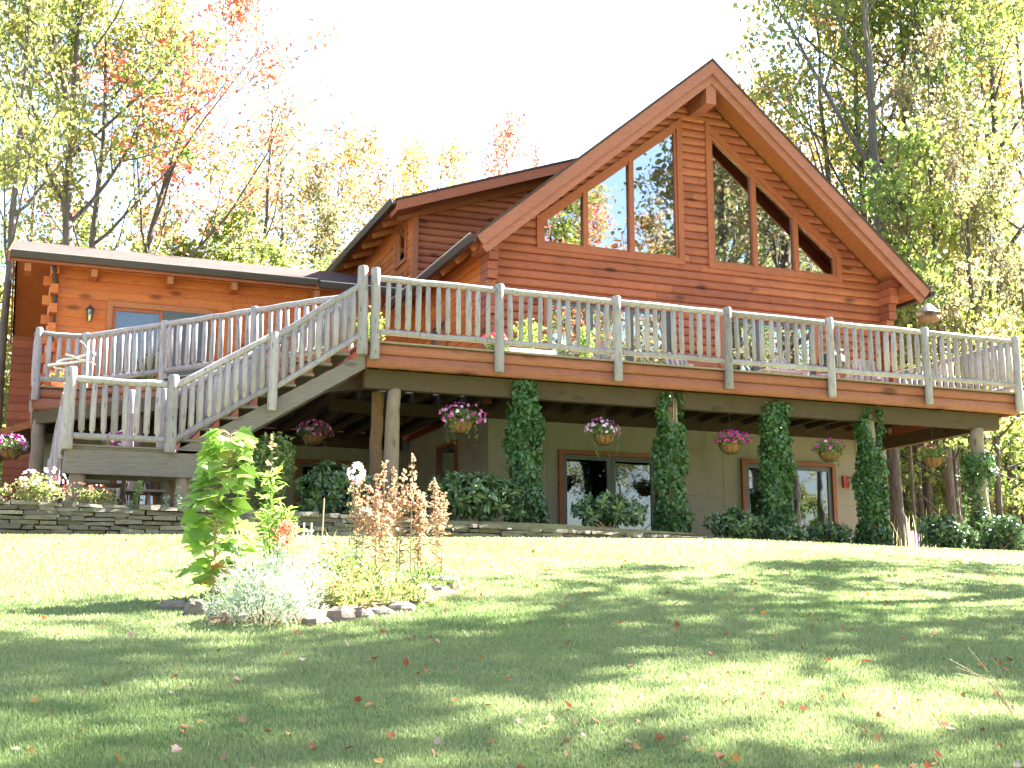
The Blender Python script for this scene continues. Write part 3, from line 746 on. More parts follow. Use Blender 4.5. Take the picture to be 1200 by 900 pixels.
dg = [(-3.90,6.03), (-2.62,4.44), (-1.27,2.77), (.02,1.18)]
for x, y in dg: grey_post((x-.03, y-.03, DZ), -.25, 1.10, deck)
for k, (a, b) in enumerate(zip(dg[:-1], dg[1:])): railing((a[0]-.03, a[1]-.03, DZ), (b[0]-.03, b[1]-.03, DZ), 10, deck)
grey_post((-4.78, 6.02, DZ), -.25, 1.14, deck)
railing((-4.72, 6.02, DZ), (-3.96, 6.02, DZ), 4, deck)
grey_post((12.93, 3.8, DZ), -.25, 1.1, deck); grey_post((-4.80, 7.7, DZ), -.25, 1.1, deck)
railing((12.97, .0, DZ), (12.97, 3.8, DZ), 20, deck, stuff=rest); railing((-4.82, 6.1, DZ), (-4.82, 7.65, DZ), 8, deck, stuff=rest); railing((-4.82, 7.75, DZ), (-4.82, 9.35, DZ), 8, deck, stuff=rest)
o = rest.build('end_balusters', M['grey'], deck); tag(o, kind='stuff')

# ------------------------------------------------------------------ stairs and landing
st = thing('deck_staircase', 'grey weathered staircase with log railings descending left from the deck to a low landing', 'staircase', (-2.4, .5, 0))
LZ = .96; x0s, x1s = -2.78, -.03; slope = (DZ-LZ)/(x1s-x0s)
for y in (-.02, 1.02):
    mb = MB(); mb.prism([(x0s-.02, y, LZ-.05), (x0s+.30, y, LZ-.12), (x1s, y, DZ-.42), (x1s, y, DZ-.16), (x0s-.02, y, LZ+.02)], (0,.045,0), R.random()); mb.build('stringer', M['greyplank'], st)
for i in range(10):
    t = (i+.0)/10; x = x0s+(x1s-x0s)*t; z = LZ+(DZ-LZ)*(i+1)/10-.03
    if i < 9: b = MB(); b.box((x-.02, -.05, z-.02), (x+.30, 1.08, z+.02)); b.build('tread', M['greyplank'], st)
    b = MB(); b.box((x+.0, .03, z-.19), (x+.018, 1.01, z-.022)); b.build('riser', M['trim'], st)
for y, nb in ((-.10, 8), (1.12, 8)):
    xm = -1.47; zmid = LZ+(xm-x0s)*slope
    grey_post((-2.92, y, LZ), -.05, 1.10, st, .085); grey_post((xm, y, zmid), -.22, .98, st)
    if y < 0: grey_post((-.10, y, DZ), -.22, 1.20, st, .085)
    railing((-2.86, y, LZ+.02), (xm-.06, y, zmid-.02), nb+2, st, .93, .13); railing((xm+.06, y, zmid+.02), (-.16, y, DZ-.06), nb+1, st, .93, .13)
b = MB(); b.box((-4.36, -.02, LZ-.035), (-2.44, 1.16, LZ)); 
for k in range(8): b.box((-4.38, -.06+k*.152, LZ), (-2.46, .08+k*.152, LZ+.025))
b.build('landing_boards', M['greyplank'], st)
b = MB(); b.box((-4.34, -.03, LZ-.39), (-2.46, .06, LZ-.04)); b.box((-4.34, 1.08, LZ-.35), (-2.46, 1.14, LZ-.04)); b.box((-4.34, .06, LZ-.35), (-4.27, 1.08, LZ-.04)); b.build('landing_beam', M['greyplank'], st)
for x, y in ((-4.15,.12),(-2.68,.12),(-4.15,1.0),(-2.68,1.0)):
    b = MB(); b.log((x, y, -.05), (x, y, LZ-.38 if y < .5 else LZ-.33), .125, 12, .005, None, .04, .04, 4); b.build('landing_post', M['post'], st)
grey_post((-4.33, -.10, LZ), -.06, 1.12, st, .085); grey_post((-4.33, 1.12, LZ), -.06, 1.08, st)
railing((-4.26, -.10, LZ), (-3.0, -.10, LZ), 8, st, .95, .14)
# short flight from the landing back down to the patio
for x in (-4.36, -3.46):
    b = MB(); b.prism([(x, 1.16, LZ-.02), (x, 1.16, LZ-.3), (x, 2.25, -.02), (x, 2.55, -.02)], (.045,0,0)); b.build('stringer', M['greyplank'], st)
for i in range(4):
    b = MB(); b.box((-4.36, 1.2+i*.28, LZ-.19*(i+1)-.02), (-3.42, 1.5+i*.28, LZ-.19*(i+1)+.02)); b.build('tread', M['greyplank'], st)
grey_post((-4.46, 2.45, 0), 0, 1.05, st); railing((-4.36, 1.18, LZ), (-4.46, 2.4, .1), 5, st, .95, .12)
railing((-3.40, 1.18, LZ), (-3.40, 2.4, .1), 5, st, .95, .12); grey_post((-3.40, 2.45, 0), 0, 1.05, st); grey_post((-3.40, 1.14, LZ), -.05, 1.05, st)

# ------------------------------------------------------------------ stone retaining wall
wall = thing('stone_wall', 'low dry-stacked fieldstone retaining wall along the top of the lawn', 'stone wall', (0, -1, -.2))
mb = MB(); rs = random.Random(4)
for layer in range(12):
    zt_layer = None
    x = -5.18+rs.uniform(-.04,.04)
    while x < 5.55:
        w_ = rs.uniform(.14,.48); top = float(np.interp(x, [-5.2,-2.4,-.2,.8,2.2,4.46,5.5], [.09,.05,.02,-.04,-.09,-.14,-.20])); bot = float(gz(x,-1.02))-.06
        nL = max(1, round((top-bot)/.062)); 
        if layer < nL:
            h_ = (top-bot)/nL; za = bot+layer*h_; cap = layer == nL-1
            yf = -1.03-rs.uniform(0,.05)-(.03 if cap else 0)+layer*.006; dp = .24
            hx = h_*rs.uniform(.72,1.12); sk = rs.uniform(-.012,.012)
            a = (x+.006, yf, za+.004); e = (x+w_-.006, yf+dp, za+hx)
            j = lambda s=.012: rs.uniform(-s, s)
            P = [(a[0]+j(),a[1]+j(),a[2]+j(.006)),(e[0]+j(),a[1]+j(),a[2]+j(.006)),(e[0]+j(),e[1],a[2]),(a[0]+j(),e[1],a[2]),
                 (a[0]+j(),a[1]+j()+.01,e[2]+sk),(e[0]+j(),a[1]+j()+.01,e[2]-sk),(e[0]+j(),e[1],e[2]),(a[0]+j(),e[1],e[2]),
                 ((a[0]+e[0])/2+j(.03),a[1]-.012+j(),a[2]),((a[0]+e[0])/2+j(.03),a[1]-.008+j(),e[2]+j(.005))]
            mb.add(P, [(0,8,9,4),(8,1,5,9),(1,2,6,5),(2,3,7,6),(3,0,4,7),(4,9,5,6,7),(0,3,2,1,8)], rs.random())
        x += w_
wobj = mb.build('stacked_stones', M['stone'], wall)
mb = MB(); mb.box((-5.12,-.95,-.6),(5.4,-.80,-.12)); mb.build('packed_earth', M['soil'], wall)

# ------------------------------------------------------------------ climbing ivy on the deck posts
def ivy(x, y, zt, r0, r1, n, label, z0=None, zlo=None, gap=None, seed=1):
    rs = np.random.RandomState(seed); g0 = float(gz(x, y)) if z0 is None else z0
    root = thing('climbing_ivy', label, 'ivy', (x, y, g0), 'ivy climbing the deck posts')
    t = rs.rand(n); z = g0+.02+t*(zt-g0); a = rs.rand(n)*6.283
    rr = (r0+(r1-r0)*t)*(1+.22*np.sin(z*5+a*2+seed)+.12*np.sin(z*13+a*3))*(.80+.28*rs.rand(n))
    k = np.ones(n, bool)
    if gap is not None: k = ~((z > gap) & (np.abs(((a-4.9+3.14) % 6.283)-3.14) < .62+.3*np.sin(z*7)))
    P = np.stack([x+rr*np.cos(a), y+rr*np.sin(a), z], 1)[k]; D = np.stack([np.cos(a), np.sin(a), .2+0*a], 1)[k]
    mb = MB(); mb.leaves(*leafset(P, .085, rs, .85, .3, KITE, axis=[0,0,-1], axb=1.4, out=D, outb=1.6))
    # stray runners sticking out
    for i in range(14):
        aa = rs.rand()*6.283; zz = g0+rs.rand()*(zt-g0); L = rs.uniform(.05,.16); q = np.linspace(0, 1, 7)
        R0 = (r0+r1)/2; Q = np.stack([x+(R0+L*q)*np.cos(aa), y+(R0+L*q)*np.sin(aa), zz-.15*q*q], 1)
        mb.leaves(*leafset(Q, .06, rs, .8, .3, KITE, axis=[0,0,-1], axb=.5))
    mb.build('leaves', M['ivy'], root)
    b = MB()
    for i in range(3):
        a0 = rs.rand()*6; b.tube([(x+.13*math.cos(a0+q*1.3), y+.13*math.sin(a0+q*1.3), g0+(zt-g0)*q*.97) for q in np.linspace(0,1,14)], [.012]*13+[.004], 5)
    b.build('stem', M['dryst'], root); return root
ivy(2.76,.25,2.40,.27,.22,4200,'thickest green ivy column, left of the left basement door',seed=1)
ivy(5.46,.25,2.36,.25,.19,3700,'green ivy column with bare trunk showing at its top, right of the left door',gap=1.85,seed=2)
ivy(7.58,.25,2.34,.25,.23,4000,'green ivy column standing in front of the right basement door',seed=3)
ivy(9.61,.25,2.34,.28,.19,4000,'dark ivy column at the right corner of the basement wall, peeled trunk showing above',gap=1.65,seed=4)
iv = ivy(12.13,.25,1.62,.25,.30,620,'loose ivy collar halfway up the bare end post at the far right of the deck',z0=1.15,seed=5)
rs_ = np.random.RandomState(77); q_ = rs_.rand(500)
mb = MB(); P = np.stack([12.13-.16+.10*rs_.normal(size=500)*.8, .22+.12*rs_.normal(size=500), .1+q_*1.4], 1); mb.leaves(*leafset(P, .08, rs_, .85, .3, KITE, axis=[0,0,-1], axb=1.2)); mb.build('trailing_leaves', M['ivy'], iv)

# ------------------------------------------------------------------ rhododendrons and shrubs
def shrub(name, label, x, y, r, h, mat, n, ls, seed, cat='shrub', group=None, tmpl=LANCE, asp=.36, z=None, whorl=True, rx=None, sticks=9, stemmat='dryst', upb=.8):
    rs = np.random.RandomState(seed); g0 = float(gz(x, y)) if z is None else z
    root = thing(name, label, cat, (x, y, g0), group); rx = rx or r
    mb = MB(); nb = n//7 if whorl else n
    # lumpy crown: several offset lobes
    lobes = [(np.array([x+rs.uniform(-.55,.55)*rx, y+rs.uniform(-.45,.45)*r, g0+h*rs.uniform(.35,.68)]), np.array([rx*rs.uniform(.35,.6), r*rs.uniform(.35,.6), h*rs.uniform(.22,.40)])) for _ in range(9)]
    Pc = []; Dc = []
    for c, rr in lobes:
        p, d = blob_pts(c, rr, nb//9+1, rs, .72); Pc.append(p); Dc.append(d)
    Pc = np.concatenate(Pc); Dc = np.concatenate(Dc); k = Pc[:,2] > g0+.03; Pc = Pc[k]; Dc = Dc[k]
    if whorl:
        P = np.repeat(Pc, 7, 0); D = np.repeat(Dc, 7, 0)
        A = rs.normal(size=P.shape); A -= (A*D).sum(1)[:,None]*D; A /= np.linalg.norm(A,axis=1)[:,None]; A = A+D*.45; 
        mb.leaves(*leafset(P, ls, rs, asp, upb, tmpl, axis=A, axb=3.0, out=D, outb=2.5))
    else: mb.leaves(*leafset(Pc, ls, rs, asp, upb, tmpl, out=Dc, outb=1.2))
    mb.build('foliage', M[mat], root)
    b = MB()
    for i in range(sticks):
        c = Pc[rs.randint(len(Pc))]; b.tube([(x+rs.uniform(-.08,.08), y+rs.uniform(-.06,.06), g0-.03), ((x+c[0])/2+rs.uniform(-.06,.06), (y+c[1])/2, g0+(c[2]-g0)*.55), tuple(c)], [.014,.010,.004], 5)
    b.build('branches', M[stemmat], root); return root
shrub('rhododendron','large glossy rhododendron between the log corner posts and the first ivy column',1.68,-.35,.56,.92,'rhodo',2600,.14,31,'rhododendron',rx=.80)
shrub('rhododendron','low spreading rhododendron in front of the left basement door',4.0,-.35,.45,.58,'rhodo',1500,.12,32,'rhododendron',rx=.62)
shrub('rhododendron','rounded rhododendron between the second and third ivy columns',6.45,-.30,.45,.52,'rhodo',1300,.115,33,'rhododendron',rx=.52)
shrub('rhododendron','small rhododendron right of the right basement door, shining leaves on top',8.32,-.15,.34,.42,'rhodo',800,.11,34,'rhododendron',rx=.36)
shrub('rhododendron','tiny low rhododendron against the foot of the third ivy column',7.15,-.55,.22,.28,'rhodo',330,.11,35,'rhododendron',rx=.34)
shrub('rhododendron','dark rhododendron under the far right end of the deck, left of the end post',10.75,-.2,.5,.66,'rhodo',1800,.12,36,'rhododendron',rx=.75)
shrub('rhododendron','dark rhododendron hugging the foot of the end post at the far right',12.0,-.25,.5,.68,'rhodo',1700,.12,37,'rhododendron',rx=.60)
shrub('evergreen_shrub','tall leafy shrub rising above the stone wall under the stair',-1.40,-.25,.45,1.30,'shrub',2300,.075,38,'shrub',tmpl=KITE,asp=.6,whorl=False,rx=.50)
shrub('rhododendron','broad rhododendron behind the stone wall left of the log corner posts',-.62,-.20,.55,.92,'rhodo',2000,.13,39,'rhododendron',rx=.62)
shrub('rhododendron','small shaded shrub on the wall between the stair shrub and the corner posts',.25,-.45,.25,.30,'rhodo',420,.10,40,'shrub',rx=.40)

# plants on top of the stone wall, left end
def flowers(root, c, r, n, rs, mat, size, nm='flowers', flat=.5, tr=(0,1)):
    P, D = blob_pts(c, r, n, rs, .8); k = P[:,2] > c[2]-r[2]*flat; P = P[k]; D = D[k]; m_ = len(P)
    P5 = np.repeat(P, 5, 0); D5 = np.repeat(D, 5, 0); A = rs.normal(size=P5.shape); A -= (A*D5).sum(1)[:,None]*D5; A /= np.linalg.norm(A,axis=1)[:,None]
    T = np.repeat(tr[0]+(tr[1]-tr[0])*rs.rand(m_), 5); V, Fc, _ = leafset(P5+D5*.01, size, rs, 1.0, 0, KITE, axis=A+D5*.25, axb=4, out=D5, outb=4, var=.15)
    mb = MB(); mb.leaves(V, Fc, T); return mb.build(nm, M[mat], root)
rs = np.random.RandomState(50)
a_ = shrub('flowering_shrub','white flowering bush spilling over the left end of the stone wall',-4.72,-.60,.26,.50,'sedum',700,.06,51,'flower plant',tmpl=KITE,asp=.5,whorl=False,rx=.42,upb=.3)
flowers(a_, (-4.62,-.62,.38), (.34,.22,.20), 60, rs, 'pinkwhite', .035)
a_ = shrub('flowering_shrub','low pink and green flower mound on the wall below the landing corner',-3.98,-.62,.24,.34,'sedum',650,.05,52,'flower plant',tmpl=KITE,asp=.35,whorl=False,rx=.44,upb=.3)
flowers(a_, (-4.05,-.64,.26), (.38,.20,.12), 50, rs, 'rust', .025)
a_ = shrub('flowering_shrub','green plant with pink blooms beyond the left end of the stone wall',-5.35,-.5,.3,.45,'sedum',500,.07,53,'flower plant',tmpl=KITE,asp=.4,whorl=False,rx=.42,upb=.3)
flowers(a_, (-5.3,-.5,.2), (.3,.2,.15), 16, rs, 'pinkwhite', .03)
def spike(name, label, x, y, h, n, mat, ls, seed, cat='plant', stems=1, spread=.05, lean=.05, group=None, top=None, asp=.2, z=None, bushy=.06, l0=0):
    rs = np.random.RandomState(seed); g0 = float(gz(x, y)) if z is None else z
    root = thing(name, label, cat, (x, y, g0), group); mb = MB(); b = MB(); tp = MB()
    for s in range(stems):
        bx = x+rs.normal()*spread; by = y+rs.normal()*spread; hh = h*rs.uniform(.72,1.0) if stems > 1 else h
        lx, ly = rs.normal()*lean*h, rs.normal()*lean*h
        pt = lambda q: np.array([bx+lx*q*q, by+ly*q*q, g0+hh*q])
        b.tube([pt(q) for q in np.linspace(0,1,6)], np.linspace(.008,.003,6), 5)
        q = l0+(1-l0)*rs.rand(n)*(.98 if top is None else .72); P = np.stack([pt(t) for t in q]); th = rs.rand(n)*6.283
        A = np.stack([np.cos(th), np.sin(th), .25+0*th], 1)
        mb.leaves(*leafset(P, ls, rs, asp, .5, LANCE, axis=A, axb=3))
        if top:
            q = .62+.4*rs.rand(top[1]); P = np.stack([pt(t) for t in q])+rs.normal(size=(top[1],3))*bushy*(1.15-q[:,None])*1.8
            tp.leaves(*leafset(P, top[2], rs, .8, .0, KITE))
    b.build('stem', M['stem' if mat != 'drybrown' else 'dryst'], root); mb.build('leaves', M[mat], root)
    if top: tp.build('seed_heads' if top[0] == 'drybrown' else 'flowers', M[top[0]], root)
    return root
spike('leafy_stalk','single upright plant with pale tips growing from the wall under the landing',-3.33,-.6,.42,60,'shrub',.07,60,lean=.03,asp=.45)
spike('leafy_stalk','tiny pale sprout on the stone wall right of the landing post',-3.86+.42,-.62,.16,30,'silver',.06,61,lean=.02,asp=.4)
for i, (x, h) in enumerate(((-2.98,.24),(-2.72,.40),(-2.46,.38))):
    spike('silver_spike_plant','silvery narrow plant, %s of the three beside the right landing post' % ('shortest and leftmost','middle one','rightmost')[i],x,-.62,h,120,'silver',.055,62+i,lean=.08,asp=.14)

# ------------------------------------------------------------------ hanging flower baskets
def basket(x, y, z, zh, seed, label, k=1.0, strands=3, nf=105, tr=(0,1), fr=(1,1)):
    rs = np.random.RandomState(seed)
    root = thing('hanging_basket', label, 'flower basket', (x, y, z-.16*k), 'flower baskets hanging under the deck')
    b = MB(); b.lathe((x,y,z), [(0.03*k,-.17*k),(.11*k,-.15*k),(.165*k,-.09*k),(.19*k,0),(.20*k,.012),(.17*k,0.0),(0,-.01)], 16); b.build('coir_bowl', M['coir'], root)
    wv = MB()
    for i in range(10):
        a = i*.6283; wv.tube([(x+r_*k*math.cos(a), y+r_*k*math.sin(a), z+zz*k) for r_, zz in ((.04,-.178),(.118,-.158),(.174,-.095),(.205,.0))], .004, 4)
    wv.tube([(x+.206*k*math.cos(i*.5236), y+.206*k*math.sin(i*.5236), z) for i in range(13)], .005, 4, caps=False)
    for i in range(3):
        a = i*2.094+.4; wv.tube([(x+.20*k*math.cos(a), y+.20*k*math.sin(a), z), (x, y, z+.36)], .003, 4)
    wv.tube([(x,y,z+.35),(x,y,zh)], .004, 4); wv.build('wire_hanger', M['iron'], root)
    f = MB(); P, D = blob_pts((x,y,z+.06*k), (.30*k,.27*k,.15*k), 520, rs, .5); f.leaves(*leafset(P, .055, rs, .6, .5, KITE, out=D, outb=.8))
    for s in range(strands):
        a = rs.rand()*6.28; L = rs.uniform(.15,.42); q = np.linspace(0,1,22); Q = np.stack([x+.22*k*math.cos(a)+q*.03, y+.22*k*math.sin(a)+0*q, z-L*q], 1)+rs.normal(size=(22,3))*.012
        f.leaves(*leafset(Q, .035, rs, .6, 0, KITE))
    f.build('foliage', M['shrub'], root)
    dx = rs.uniform(-.05,.05); flowers(root, np.array((x+dx,y,z+.09*k)), (.33*k*fr[0],.30*k,.19*k*fr[1]), nf, rs, 'petunia', .038, flat=.45, tr=tr)
    return root
basket(1.68,.35,1.68,2.13,71,'pink and white flower basket with long trailing strands, beside the leftmost ivy column',1.08,10,110,(0,1),(1.15,1.15))
basket(4.26,.35,1.60,2.13,72,'pale violet and pink flower basket hanging in front of the left basement door',.95,8,90,(.4,1),(1.0,1.1))
basket(6.72,.35,1.57,2.13,73,'bright magenta flower basket between the second and third ivy columns',1.0,1,120,(0,.55),(1.05,.8))
basket(8.80,.35,1.53,2.13,74,'thinly flowered basket between the third and fourth ivy columns',1.0,2,34,(.0,.6),(1.0,.8))
basket(11.15,.35,1.53,2.13,75,'mostly leafy basket at the far right, seen against the woods',1.02,2,16,(0,.4),(1.0,.9))
basket(-.16,3.0,1.72,2.45,76,'shaded magenta flower basket hanging behind the stair, left of the corner posts')
basket(-1.55,3.3,1.58,2.45,77,'magenta flower basket partly hidden behind the lower stair')
basket(-3.35,3.6,1.45,2.25,78,'pink flower basket hanging behind the landing')
basket(-5.12,5.4,1.52,2.4,79,'pale pink flower basket left of the outer log post at the left edge')

# ------------------------------------------------------------------ things on the deck
def adirondack():
    root = thing('deck_chair', 'x', 'chair', (0,0,0), 'grey slatted chairs on the deck')
    b = MB(); 
    for i in range(5): b.beam((-.23+i*.115, .22, .30), (-.26+i*.13, .50, 1.02-.03*abs(i-2)), .085, .02, (0,1,0))
    b.build('backrest', M['grey'], root)
    b = MB()
    for i in range(5): b.box((-.27, -.30+i*.11, .36-i*.02), (.27, -.21+i*.11, .38-i*.02))
    b.build('seat', M['grey'], root)
    for s in (-1, 1):
        b = MB(); b.box((s*.33-.06, -.38, .55), (s*.33+.06, .34, .575)); b.build('armrest', M['grey'], root)
        b = MB(); b.box((s*.30-.02, -.34, 0), (s*.30+.02, -.25, .55)); b.build('leg', M['grey'], root)
        b = MB(); b.beam((s*.28, .45, .0), (s*.28, -.28, .40), .03, .10, (0,0,1)); b.build('leg', M['grey'], root)
    return root
ch0 = adirondack()
for i, (x, y, rz, lb) in enumerate(((7.25,2.6,.2,'grey wooden slat chair in front of the log wall between the glass doors'),(4.95,2.2,-.3,'grey slat chair seen through the railing left of the second ivy column'),(9.55,2.2,.4,'grey slat chair near the dark grill at the right of the deck'),(10.85,1.9,-.5,'pale slat chair on the deck right of the dark grill'))):
    o = ch0 if i == 0 else copy_tree(ch0, (0,0,0)); o.location = (x, y, DZ); o.rotation_euler = (0,0,rz); o['label'] = lb
t = thing('kettle_grill', 'dark rounded barbecue grill with pale handle standing on the deck by the right corner', 'grill', (10.15,2.0,DZ))
b = MB(); b.lathe((10.15,2.0,DZ+.78), [(0,-.22),(.18,-.18),(.27,-.06),(.29,0)], 18); b.build('bowl', M['iron'], t)
b = MB(); b.lathe((10.15,2.0,DZ+.785), [(.295,0),(.27,.12),(.17,.21),(0,.25)], 18); l_ = b.build('lid', M['iron'], t)
b = MB(); b.tube([(10.05,1.82,DZ+.98),(10.07,1.74,DZ+1.02),(10.23,1.74,DZ+1.02),(10.25,1.82,DZ+.98)], .016, 8); b.build('handle', M['tin'], l_)
for a in (0,2.1,4.2): b = MB(); b.tube([(10.15+.12*math.cos(a),2.0+.12*math.sin(a),DZ+.62),(10.15+.28*math.cos(a),2.0+.28*math.sin(a),DZ)], .014, 6); b.build('leg', M['tin'], t)
t = thing('deck_table', 'small grey wooden table on the deck behind the railing near the grill', 'table', (8.65,1.7,DZ))
b = MB()
for i in range(6): b.box((8.15+i*.17, 1.35, DZ+.40), (8.30+i*.17, 2.05, DZ+.43))
b.build('tabletop', M['grey'], t)
for sx in (-1,1):
    for sy in (-1,1): b = MB(); b.box((8.65+sx*.4-.03,1.7+sy*.28-.03,DZ),(8.65+sx*.4+.03,1.7+sy*.28+.03,DZ+.40)); b.build('leg', M['grey'], t)
def pot(x, y, r, h, lab, matp, plantmat, ph, pr, seed, fl=None, nm='potted_plant', z=DZ, box=None):
    rs = np.random.RandomState(seed); root = thing(nm, lab, 'potted plant', (x, y, z)); b = MB()
    if box: b.box((x-box,y-.16,z),(x+box,y+.16,z+h)); b.box((x-box-.02,y-.18,z+h-.04),(x+box+.02,y+.18,z+h+.001))
    else: b.lathe((x,y,z), [(0,0),(r*.68,0),(r*.92,h*.85),(r*1.05,h*.85),(r*1.05,h),(r*.93,h),(r*.9,h*.92)], 18)
    b.build('planter' if box else 'pot', M[matp], root)
    b = MB()
    if box: b.box((x-box+.02,y-.14,z+h-.03),(x+box-.02,y+.14,z+h+.006))
    else: b.lathe((x,y,z), [(r*.9,h*.93),(0,h*.94)], 12)
    b.build('soil', M['soil'], root)
    f = MB(); P, D = blob_pts((x,y,z+h+ph*.5), (pr,pr*.7,ph*.55), 420, rs, .3); P = P[P[:,2] > z+h*.9]; f.leaves(*leafset(P, .07, rs, .5, .5, KITE)); f.build('foliage', M[plantmat], root)
    if fl: flowers(root, np.array((x,y,z+h+ph*.75)), (pr*1.02,pr*.7,ph*.45), 50, rs, fl, .034)
    return root
pot(2.62,1.2,.15,.28,'pink and red geraniums in a grey pot behind the second rail post',  'tin','shrub',.30,.24,81,'geranium')
pot(3.35,1.5,.2,.42,'white box planter of yellow-green foliage on the deck','white','lime',.55,.36,82,None,'box_planter',box=.42)
pot(4.05,1.5,.17,.34,'terracotta pot with a pale round-leaved plant, left of a matching pot','terracotta','silver',.30,.20,83)
pot(4.46,1.5,.17,.34,'terracotta pot with a tall bright green plant, right of a matching pot','terracotta','lime',.62,.17,84)
pot(.45,1.4,.17,.30,'lime green bushy plant in a pot at the head of the stairs','terracotta','lime',.60,.30,85)
pot(-4.35,6.7,.15,.22,'red geraniums in a pot on the wing deck corner','terracotta','sedum',.20,.26,86,'geranium')
pot(-1.2,6.0,.15,.26,'orange and white flowers in a pot behind the diagonal railing','terracotta','sedum',.26,.25,87,'rust')

# driftwood lashed to the corner railing
b = MB()
for p, q, r_ in (((-4.45,5.93,3.28),(-3.72,5.88,3.50),.028),((-4.60,5.92,3.20),(-3.78,5.86,3.36),.035),((-4.05,5.9,3.72),(-3.70,5.84,3.38),.018),((-4.50,5.9,3.18),(-4.15,5.87,3.12),.02),((-4.30,5.9,3.44),(-3.70,5.82,3.24),.02)):
    b.log(p, q, r_, 8, .02, None, .3, .5, 5)
tag(b.build('driftwood', M['drift'], None, (-4.2,5.9,3.3)), 'bleached driftwood branches fixed to the railing at the left deck corner', 'driftwood')

# wall lantern
t = thing('wall_lantern', 'small brown wall lantern left of the wing sliding door', 'lantern', (-3.78,9.4,4.9))
b = MB(); b.box((-3.83,9.40,5.02),(-3.73,9.478,5.22)); b.tube([(-3.78,9.42,5.18),(-3.78,9.33,5.24),(-3.78,9.30,5.2)], .012, 6); b.build('bracket', M['gutter'], t)
b = MB(); b.lathe((-3.78,9.30,4.86), [(0,0),(.05,.01),(.055,.03),(.075,.26)], 8); b.build('glass_shade', M['glasslamp'], t)
b = MB(); b.lathe((-3.78,9.30,5.12), [(.095,0),(.085,.03),(.03,.09),(0,.13)], 8); b.build('cap', M['gutter'], t)
for a in range(4): 
    b = MB(); aa = a*1.57+.78; b.tube([(-3.78+.056*math.cos(aa),9.30+.056*math.sin(aa),4.88),(-3.78+.078*math.cos(aa),9.30+.078*math.sin(aa),5.13)], .006, 4); b.build('cage_bar', M['gutter'], t)

# bird feeder hung from the roof corner
fx, fy, fz = 13.74, 3.3, 5.02
t = thing('bird_feeder', 'round bird feeder with a conical tin roof hanging off the right roof corner', 'bird feeder', (fx,fy,fz))
b = MB(); b.lathe((fx,fy,fz+.22), [(.27,0),(.05,.22),(0,.24)], 20); b.build('roof', M['tin'], t)
b = MB(); b.lathe((fx,fy,fz), [(0,.04),(.22,.04),(.25,.14),(.235,.14),(.21,.055),(0,.055)], 20); b.build('seed_tray', M['postdark'], t)
b = MB(); b.lathe((fx,fy,fz), [(.08,0),(.08,.26)], 12); b.build('seed_tube', M['glasslamp'], t)
b = MB(); b.tube([(fx,fy,fz+.44),(fx,fy,5.62)], .008, 5); b.build('chain', M['iron'], t)

# dinner bell on the basement wall
t = thing('wall_bell', 'small cast bell on a red bracket on the concrete wall', 'bell', (11.85,3.98,1.4))
b = MB(); b.box((11.72,3.94,1.32),(11.86,3.99,1.58)); b.beam((11.80,3.95,1.54),(12.02,3.80,1.56),.03,.03); b.build('bracket', M['red'], t)
b = MB(); b.lathe((12.0,3.80,1.33), [(.13,0),(.10,.05),(.075,.13),(.03,.18),(0,.19)], 14); b.build('bell', M['iron'], t)
b = MB(); b.tube([(12.0,3.80,1.33),(12.0,3.80,.55)], .007, 4); b.build('pull_cord', M['drift'], t)
t = thing('hose_box', 'small red box fixed low on the concrete wall beside the dark ivy column', 'box', (12.45,3.98,.72))
b = MB(); b.box((12.34,3.86,.70),(12.60,3.99,.84)); b.build('case', M['red'], t)
b = MB(); b.box((12.33,3.85,.841),(12.61,3.99,.86)); b.build('lid', M['red'], t)
t = thing('garden_flag', 'white and purple garden flag leaning by a big trunk under the deck end', 'flag', (12.75,3.0,-.2))
b = MB(); b.tube([(12.60,3.0,-.2),(12.58,3.02,.65)], .012, 6); b.build('pole', M['white'], t)
b = MB(); b.prism([(12.62,3.0,.35),(12.72,2.97,.36),(12.76,2.97,-.10),(12.66,3.0,-.12)], (0,.012,0)); b.build('white_stripe', M['white'], t)
b = MB(); b.prism([(12.721,2.97,.36),(12.86,3.0,.30),(12.88,3.0,-.12),(12.761,2.97,-.10)], (0,.012,0)); b.build('purple_stripe', M['purple'], t)

# picnic table under the wing deck, and a chair next to it
t = thing('picnic_table', 'dark wooden picnic table in the shade beneath the landing', 'table', (-3.4,4.3,0))
b = MB()
for i in range(5): b.box((-4.15, 3.95+i*.15, .72), (-2.55, 4.09+i*.15, .76))
b.build('tabletop', M['deckboard'], t)
for y in (3.5, 4.95): b = MB(); b.box((-4.15, y, .42), (-2.55, y+.26, .46)); b.build('bench', M['deckboard'], t)
for x in (-3.95, -2.80):
    for s in (-1, 1): b = MB(); b.beam((x, 4.32+s*.15, .72), (x, 4.32+s*.55, 0), .09, .045, (1,0,0)); b.build('leg', M['deckboard'], t)
    b = MB(); b.box((x+.046, 3.5, .36), (x+.09, 5.2, .42)); b.build('crossbar', M['deckboard'], t)
t = thing('garden_chair', 'white plastic garden chair behind the picnic table', 'chair', (-2.75,6.1,0))
b = MB(); b.box((-3.0,5.9,.42),(-2.5,6.35,.45)); b.build('seat', M['white'], t)
b = MB(); b.prism([(-3.0,6.33,.45),(-2.5,6.33,.45),(-2.53,6.43,.9),(-2.97,6.43,.9)], (0,.03,0)); b.build('backrest', M['white'], t)
for x in (-2.97,-2.53):
    for y in (5.93,6.32): b = MB(); b.box((x-.025,y-.025,0),(x+.025,y+.025,.42)); b.build('leg', M['white'], t)
t = thing('garden_stone', 'single pale boulder on the stone wall between shrub and corner posts', 'stone', (-.2,-.72,.02))
